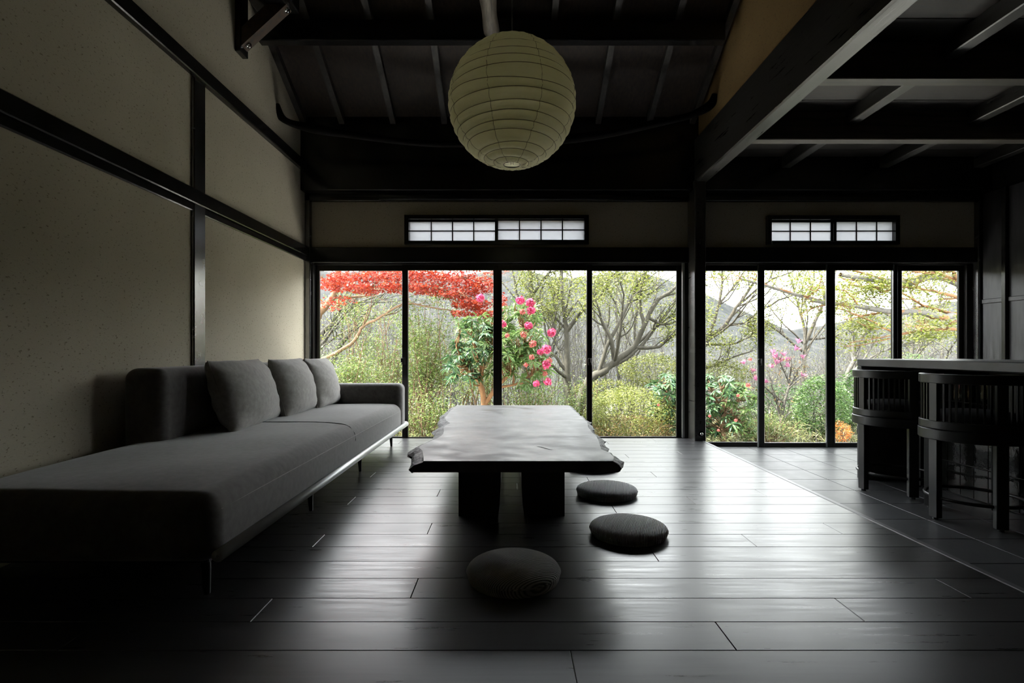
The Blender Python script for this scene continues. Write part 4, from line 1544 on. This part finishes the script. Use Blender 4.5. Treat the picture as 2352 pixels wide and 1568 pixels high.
# --- bare spring trees
def bare(name_label, base_d, limbs, seed, nleaf, leafmat='lf_spring', bark_='bark_grey', lsize=0.045, level=3, n_side=7, ratio=0.46, flat=1.0, up=0.12, spread=0.10, name='bare_tree', updir=0.4):
    rg_ = np.random.default_rng(seed)
    root = empty(name, base_d, name_label, 'tree', 'bare spring trees in the garden')
    g, tips = Geo(), []
    for path, r in limbs:
        grow(g, path, r, max(0.008, r * 0.2), rg_, level, tips, n_side, ratio, (0.4, 0.95), up, flat=flat)
    put('branches', g.mesh('branches', True), M[bark_], root)
    if name == 'spreading_tree':
        g2 = Geo()
        for path, r in limbs[:2]:
            g2.tube(smooth_path(path, 30), np.linspace(r * 1.06, r * 0.3, 30), 10)
        put('boughs', g2.mesh('boughs', True), M['bark_pale'], root)
    if nleaf:
        foliage(root, leaves(scatter(tips, nleaf, spread, rg_), rg_, lsize, 0.5, updir), M[leafmat])
    return root, tips


bare('grey tree with an upright trunk behind the pink flowers', G(1310, 10.5), [([G(1312, 10.5), at(1306, 900, 10.5), at(1302, 830, 10.5), at(1300, 750, 10.5), at(1292, 680, 10.5), at(1290, 580, 10.5)], 0.09), ([at(1302, 760, 10.5), at(1335, 715, 10.4), at(1375, 665, 10.3), at(1420, 620, 10.2)], 0.045),
     ([at(1300, 850, 10.5), at(1265, 800, 10.5), at(1250, 740, 10.5), at(1240, 670, 10.5)], 0.035)], 401, 9000)
bare('grey tree forking high up behind the pink flowers', G(1205, 11.5), [([G(1210, 11.5), at(1206, 850, 11.5), at(1200, 730, 11.5), at(1190, 680, 11.5), at(1170, 600, 11.5)], 0.085), ([at(1202, 740, 11.5), at(1222, 690, 11.4), at(1216, 620, 11.3), at(1214, 560, 11.3)], 0.07), ([at(1222, 680, 11.4), at(1245, 645, 11.3), at(1275, 610, 11.2)], 0.04),
     ([at(1270, 760, 11.6), at(1278, 690, 11.6), at(1288, 620, 11.6)], 0.06)], 402, 5000)
bare('tree with a thick slanting trunk left of the black post', G(1320, 9.2), [([G(1310, 9.2), at(1345, 885, 9.2), at(1385, 852, 9.2), at(1412, 829, 9.2), at(1456, 797, 9.2), at(1479, 747, 9.1), at(1508, 691, 9.0), at(1550, 662, 8.9), at(1600, 620, 8.8)], 0.085),
     ([at(1412, 829, 9.2), at(1404, 779, 9.1), at(1386, 744, 9.1), at(1372, 700, 9.0), at(1350, 650, 9)], 0.045), ([at(1456, 797, 9.2), at(1511, 797, 9.1), at(1550, 768, 9.0), at(1610, 750, 8.9)], 0.035), ([at(1479, 747, 9.1), at(1470, 690, 9.1), at(1480, 630, 9.1)], 0.035),
     ([at(1490, 730, 9.1), at(1530, 745, 9.1), at(1590, 720, 9.1)], 0.03)], 403, 9000)
bare('slim upright tree beyond the slanting trunk', G(1425, 12.0), [([G(1425, 12), at(1420, 880, 12), at(1418, 800, 12), at(1415, 700, 12), at(1420, 600, 12)], 0.05), ([G(1455, 12.2), at(1452, 880, 12.2), at(1458, 780, 12.2), at(1465, 680, 12.2), at(1460, 600, 12.2)], 0.06), ([G(1385, 12.6), at(1390, 800, 12.6), at(1400, 700, 12.6), at(1395, 600, 12.6)], 0.04)], 404, 6500)
bare('twiggy tree fanning up just right of the black post', G(1600, 9.6), [([G(1590, 9.6), at(1605, 850, 9.6), at(1622, 780, 9.6), at(1664, 748, 9.5), at(1696, 700, 9.4), at(1737, 640, 9.3), at(1760, 590, 9.2)], 0.06), ([at(1605, 850, 9.6), at(1640, 838, 9.5), at(1680, 822, 9.4), at(1735, 803, 9.3)], 0.03),
     ([at(1622, 790, 9.6), at(1650, 700, 9.5), at(1660, 640, 9.5), at(1650, 570, 9.5)], 0.035), ([at(1664, 748, 9.5), at(1720, 740, 9.4), at(1780, 720, 9.3)], 0.025), ([at(1622, 790, 9.6), at(1680, 790, 9.5), at(1730, 770, 9.4)], 0.025), ([at(1696, 700, 9.4), at(1760, 650, 9.3), at(1840, 615, 9.2)], 0.022), ([at(1650, 700, 9.5), at(1695, 645, 9.4), at(1725, 590, 9.3)], 0.022), ([at(1715, 735, 9.4), at(1790, 690, 9.3), at(1880, 655, 9.2)], 0.02)], 405, 7000, n_side=8, ratio=0.46, bark_='twig')
bare('tree in the right garden leaning behind the counter', G(1930, 10.5), [([G(1925, 10.5), at(1940, 880, 10.5), at(1965, 820, 10.5), at(1985, 780, 10.5), at(2020, 740, 10.5)], 0.06), ([at(1945, 870, 10.5), at(1965, 850, 10.4), at(2010, 815, 10.4), at(2060, 795, 10.4), at(2120, 770, 10.4)], 0.05),
     ([G(2090, 11), at(2095, 850, 11), at(2092, 760, 11), at(2100, 690, 11)], 0.06), ([G(2160, 11.5), at(2162, 850, 11.5), at(2165, 770, 11.5), at(2158, 700, 11.5)], 0.06), ([at(1965, 820, 10.5), at(1960, 760, 10.5), at(1950, 700, 10.5)], 0.035)], 406, 6000, bark_='bark_pale', n_side=9)
rt6, tips6 = bare('spreading tree with orange-brown level boughs at the upper right', G(2330, 8.3),
     [([G(2330, 8.3), at(2300, 800, 8.3), at(2260, 690, 8.3), at(2198, 646, 8.3), at(2143, 632, 8.2), at(2085, 650, 8.1), at(2047, 646, 8.1), at(1985, 640, 8.0), at(1930, 630, 7.9)], 0.10),
      ([at(2300, 800, 8.3), at(2240, 735, 8.2), at(2198, 723, 8.2), at(2163, 729, 8.1), at(2111, 717, 8.1), at(2047, 716, 8.0), at(1952, 700, 8.0), at(1894, 695, 7.9), at(1840, 680, 7.8), at(1757, 655, 7.7), at(1700, 640, 7.6)], 0.055),
      ([at(2250, 700, 8.3), at(2195, 681, 8.2), at(2143, 669, 8.1), at(2080, 660, 8.0), at(2020, 672, 8)], 0.034), ([at(2300, 800, 8.3), at(2240, 765, 8.2), at(2198, 757, 8.2), at(2127, 758, 8.1), at(2073, 766, 8.0), at(2040, 757, 8), at(1968, 723, 7.9), at(1900, 700, 7.8)], 0.032)],
     407, 7000, leafmat='lf_spring', bark_='bark_orange', flat=0.4, up=0.05, n_side=10, ratio=0.24, lsize=0.05, name='spreading_tree')
rg_ = np.random.default_rng(408)
pos = np.vstack([blob(a, b, c, d, dd_, n, rg_, 0.5) for a, b, c, d, dd_, n in ((2000, 660, 50, 14, 8.0, 500), (1995, 632, 60, 12, 8, 350), (2130, 770, 65, 14, 8.1, 900), (2160, 745, 40, 8, 8.1, 260), (1985, 748, 40, 12, 8, 420), (1870, 668, 40, 14, 7.8, 420), (1840, 640, 60, 14, 7.8, 300), (2110, 640, 40, 10, 8.2, 200), (1930, 655, 30, 10, 8, 200))])
foliage(rt6, leaves(pos, rg_, 0.055, 0.5, 0.8), M['lf_spring'], 'leaf_layers')

# --- magnolia
dM = 8.6
rtm, tipm = bare('small pale-trunked magnolia with pink flowers left of the counter', G(1793, dM), [([G(1793, dM), at(1793, 985, dM), at(1796, 950, dM), at(1806, 910, dM), at(1814, 870, dM), at(1818, 820, dM)], 0.042), ([at(1793, 968, dM), at(1787, 930, dM), at(1776, 895, dM), at(1765, 850, dM)], 0.026),
     ([at(1806, 905, dM), at(1830, 860, dM), at(1848, 815, dM)], 0.016), ([at(1800, 925, dM), at(1760, 890, dM), at(1725, 855, dM)], 0.014), ([at(1812, 880, dM), at(1795, 840, dM), at(1785, 810, dM)], 0.014)], 409, 260, bark_='bark_pale', level=1, n_side=9, ratio=0.35, leafmat='lf_rust', name='magnolia_tree')


def petal_flower(seed):
    r = np.random.default_rng(seed)
    g = Geo()
    for k in range(8):
        a = 2 * PI * k / 8
        o = r.uniform(0.25, 0.75)
        d = np.array([math.cos(a) * o, math.sin(a) * o, 1.0]); d /= np.linalg.norm(d)
        s = np.array([-math.sin(a), math.cos(a), 0])
        L_ = 0.085 * r.uniform(0.8, 1.1)
        g.add([np.zeros(3), d * L_ * 0.55 - s * 0.02, d * L_ + np.array([math.cos(a), math.sin(a), 0]) * 0.02, d * L_ * 0.55 + s * 0.02], [(0, 1, 2, 3)])
    me = g.mesh('flower')
    me.materials.append(M['fl_lilac'])
    return me


bare('fine-twigged tree behind the magnolia', G(1850, 12.5), [([G(1840, 12.5), at(1845, 850, 12.5), at(1850, 760, 12.5), at(1830, 690, 12.5), at(1800, 600, 12.5)], 0.06), ([at(1848, 790, 12.5), at(1880, 720, 12.4), at(1910, 650, 12.4), at(1930, 590, 12.4)], 0.05),
     ([at(1848, 810, 12.5), at(1800, 770, 12.5), at(1760, 740, 12.5), at(1720, 690, 12.5)], 0.035), ([at(1850, 780, 12.5), at(1920, 770, 12.5), at(1990, 740, 12.5)], 0.035), ([at(1845, 700, 12.5), at(1870, 640, 12.5), at(1865, 580, 12.5)], 0.035)], 410, 3200, bark_='twig', n_side=8, ratio=0.46)
bare('fine-twigged tree beyond the stools', G(2110, 13.0), [([G(2110, 13), at(2112, 830, 13), at(2110, 740, 13), at(2090, 660, 13), at(2080, 590, 13)], 0.06), ([at(2111, 780, 13), at(2150, 710, 13), at(2180, 640, 13)], 0.045), ([at(2111, 790, 13), at(2060, 740, 13), at(2010, 700, 13), at(1970, 650, 13)], 0.04)], 411, 3000, bark_='twig', n_side=8, ratio=0.46)


pf = [petal_flower(500 + k) for k in range(3)]
rg_ = np.random.default_rng(503)
for (x, y) in ((1774, 813), (1779, 824), (1786, 821), (1792, 832), (1801, 819), (1808, 832), (1825, 805), (1845, 824), (1782, 838), (1841, 868), (1728, 856), (1710, 837), (1757, 880), (1832, 789), (1815, 842), (1770, 845), (1738, 874)):
    o = put('flower', pf[rg_.integers(0, 3)], None, rtm)
    o.location = at(x, y, dM + rg_.normal(0, 0.1)) - rtm.location
    o.rotation_euler = (rg_.normal(0, 0.4), rg_.normal(0, 0.4), rg_.uniform(0, 6))
    s = rg_.uniform(0.9, 1.3)
    o.scale = (s, s, s)


# --- round leafy shrubs
def shrub(label, cx, cy, rx_, ry_, d, n, mat, seed, size=0.05, wid=0.45, extra=None, name='garden_bush', stems=14):
    rg_ = np.random.default_rng(seed)
    root = empty(name, G(cx, d), label, 'shrub', 'leafy shrubs in the garden')
    if name == 'garden_bush' and size > 0.03:
        n, size = int(n * 1.7), size * 0.78
    pos = blob(cx, cy, rx_, ry_, d, n, rg_, 0.6 * rx_ * d / F + 0.15, 0.35)
    if mat == 'lf_light':           # a loose, open shrub
        ax = np.array([rx_ * d / F, 0.5 * rx_ * d / F, ry_ * d / F])
        pos = np.array(at(cx, cy, d)) + rg_.normal(0, 0.62, (int(n * 0.8), 3)) * ax
        stems = 46
    lump = 0.5 + 0.5 * np.sin(pos[:, 0] * 9 + seed) * np.sin(pos[:, 2] * 8 + seed * 2)
    pos = pos[rg_.random(len(pos)) < 0.45 + 0.55 * lump]
    foliage(root, leaves(pos, rg_, size, wid, 0.35), M[mat])
    if extra:
        m2, n2, cy2, ry2 = extra
        p2 = blob(cx, cy2, rx_ * 0.95, ry2, d - 0.08, n2, rg_, 0.6 * rx_ * d / F + 0.15, 0.5)
        foliage(root, leaves(p2, rg_, size * 0.9, wid, 0.3), M[m2], 'old_foliage')
    g = Geo()
    b = np.array(G(cx, d))
    for k in range(stems):
        e = pos[rg_.integers(0, len(pos))]
        s = b + np.array([rg_.normal(0, 0.08), rg_.normal(0, 0.08), 0])
        g.tube(smooth_path([s, (s + e) / 2 + rg_.normal(0, 0.05, 3), e], 7), np.linspace(0.012, 0.003, 7), 4)
    put('stems', g.mesh('stems', True), M['bark_tan' if mat == 'lf_light' else 'twig'], root)
    return root


shrub('round yellow-green azalea shrub with rusty lower leaves', 1448, 948, 105, 62, 7.6, 16000, 'lf_spring', 601, 0.028, 0.5, ('lf_rust', 5200, 985, 32))
shrub('bright green shrub left of the counter end', 1888, 935, 62, 75, 7.9, 5200, 'lf_bright', 602, 0.055, 0.45)
shrub('green shrub half hidden by the counter end', 1965, 915, 45, 70, 8.3, 3200, 'lf_mid', 603, 0.055, 0.45)
shrub('little orange-leaved shrub by the counter end', 1930, 990, 18, 24, 7.4, 700, 'lf_orange', 604, 0.04, 0.35, stems=8)
shrub('light green shrub below the pink rhododendron flowers', 1225, 945, 75, 50, 7.9, 4800, 'lf_light', 605, 0.055, 0.34)
shrub('light green shrub between azalea and table corner', 1330, 940, 55, 50, 8.4, 3600, 'lf_light', 606, 0.05, 0.4)
shrub('light green shrub left of the orange trunk', 985, 960, 75, 55, 7.6, 4600, 'lf_light', 607, 0.06, 0.3)
shrub('pale shrub just behind the sofa pillows', 800, 870, 70, 55, 8.2, 4400, 'lf_light', 608, 0.055, 0.4)
shrub('yellow-green shrub behind the dark rhododendron by the post', 1500, 850, 80, 40, 9.4, 3400, 'lf_spring', 609, 0.05, 0.45)
shrub('pale shrub in the middle distance behind the slanting trunk', 1400, 900, 90, 30, 10.2, 3200, 'lf_spring', 610, 0.05, 0.45)
shrub('olive shrub behind the magnolia', 1790, 930, 80, 50, 9.6, 4200, 'lf_mid', 611, 0.05, 0.42)
shrub('light green shrub low beside the magnolia trunk', 1755, 985, 60, 30, 7.7, 2600, 'lf_light', 612, 0.05, 0.3)
shrub('grey-green shrub behind the buds right of the post', 1660, 860, 65, 35, 9.4, 3000, 'lf_spring', 613, 0.05, 0.42)
shrub('green shrub beyond the stools at the far right', 2090, 880, 90, 70, 9.2, 4200, 'lf_mid', 614, 0.055, 0.42)
shrub('pale green shrub outside at the far left edge', 690, 900, 80, 60, 8.6, 3000, 'lf_light', 615, 0.055, 0.4)
shrub('light shrub far behind the tan-stemmed shrubs', 900, 860, 110, 40, 11.2, 3600, 'lf_light', 616, 0.055, 0.4)
shrub('light shrub far behind the pink flowers', 1200, 880, 110, 50, 11.8, 4200, 'lf_light', 617, 0.055, 0.4)

# --- bamboo grass along the foot of the windows: nobody could count it
rg_ = np.random.default_rng(701)
n = 42000
X = rg_.uniform(-4.6, 7.6, n)
Y = rg_.uniform(7.08, 11.5, n)
hgt = rg_.uniform(0.02, 0.62, n) * (0.75 + 0.25 * np.sin(X * 3.1) * np.sin(Y * 2.3))
pos = np.stack([X, Y, ground_z(X, Y) + hgt], -1)
me = leaves(pos, rg_, 0.105, 0.12, 0.05, curl=0.25).mesh('bamboo_grass')
put('bamboo_grass', me, M['lf_grass'], None, 'thick light green bamboo grass along the foot of the windows', 'grass', kind='stuff')
g = Geo()
for k in range(900):
    i = rg_.integers(0, n)
    b = np.array([X[i], Y[i], float(ground_z(X[i], Y[i])) - 0.02])
    e = b + np.array([rg_.normal(0, 0.08), rg_.normal(0, 0.08), rg_.uniform(0.3, 0.75)])
    g.tube([b, (b + e) / 2 + rg_.normal(0, 0.01, 3), e], [0.003, 0.0025, 0.0015], 3)
put('grass_stalks', g.mesh('grass_stalks'), M['bark_pale'], None, 'thin dry stalks standing in the bamboo grass', 'grass', kind='stuff')

# --- thicket of thin bare stems in the middle distance: nobody could count it
def wands(P0, P1, P2, r0, r1):
    """many thin three-sided stems through three points each"""
    n = len(P0)
    rings = []
    ang = np.array([0, 2 * PI / 3, 4 * PI / 3])
    for P_, r in ((P0, r0), (P1, (r0 + r1) / 2), (P2, r1)):
        off = np.stack([np.cos(ang), np.sin(ang), np.zeros(3)], -1)
        rings.append(P_[:, None, :] + off[None] * np.asarray(r).reshape(-1, 1, 1))
    v = np.stack(rings, 1).reshape(n, 9, 3)
    f = []
    for k in range(2):
        for j in range(3):
            f.append([k * 3 + j, k * 3 + (j + 1) % 3, (k + 1) * 3 + (j + 1) % 3, (k + 1) * 3 + j])
    f = np.array(f)[None] + (np.arange(n) * 9)[:, None, None]
    return v.reshape(-1, 3), f.reshape(-1, 4)


rg_ = np.random.default_rng(801)
g = Geo()
n = 1500
d = rg_.uniform(10.5, 15.5, n)
x = (rg_.uniform(560, 2380, n) - VX) * d / F
b = np.stack([x, d, ground_z(x, d) - 0.05], -1)
hh = rg_.uniform(1.0, 3.4, n) * np.where(x > 3.6, 0.62, 1.0)
e = b + np.stack([rg_.normal(0, 0.35, n), rg_.normal(0, 0.2, n), hh], -1)
m_ = (b + e) / 2 + rg_.normal(0, 0.08, (n, 3))
g.add(*wands(b, m_, e, np.full(n, 0.012), np.full(n, 0.003)))
tw = []
for lev, (cnt, ln, r_) in enumerate(((5, 0.55, 0.0045), (4, 0.28, 0.0028))):
    src0, src1 = (m_, e) if lev == 0 else (s0, s1)
    k = np.repeat(np.arange(len(src0)), cnt)
    t = rg_.random(len(k))[:, None]
    s0 = src0[k] * (1 - t) + src1[k] * t
    dr = rg_.normal(0, 1, (len(k), 3)) * np.array([1, 0.7, 0.7]) + np.array([0, 0, 0.7])
    dr /= np.linalg.norm(dr, axis=1)[:, None]
    L_ = (ln * rg_.uniform(0.5, 1.3, len(k)))[:, None]
    s1 = s0 + dr * L_
    g.add(*wands(s0, (s0 + s1) / 2 + rg_.normal(0, 0.02, s0.shape), s1, np.full(len(k), r_), np.full(len(k), r_ * 0.5)))
put('thicket_twigs', g.mesh('thicket_twigs'), M['bark_pale'], None, 'pale leafless thicket of thin stems behind the garden trees', 'thicket', kind='stuff')
pos = s1[rg_.integers(0, len(s1), 16000)] + rg_.normal(0, 0.05, (16000, 3))
put('thicket_leaves', leaves(pos, rg_, 0.045, 0.45, 0.3).mesh('thicket_leaves'), M['lf_spring'], None, 'sparse young leaves scattered through the pale thicket', 'leaves', kind='stuff')
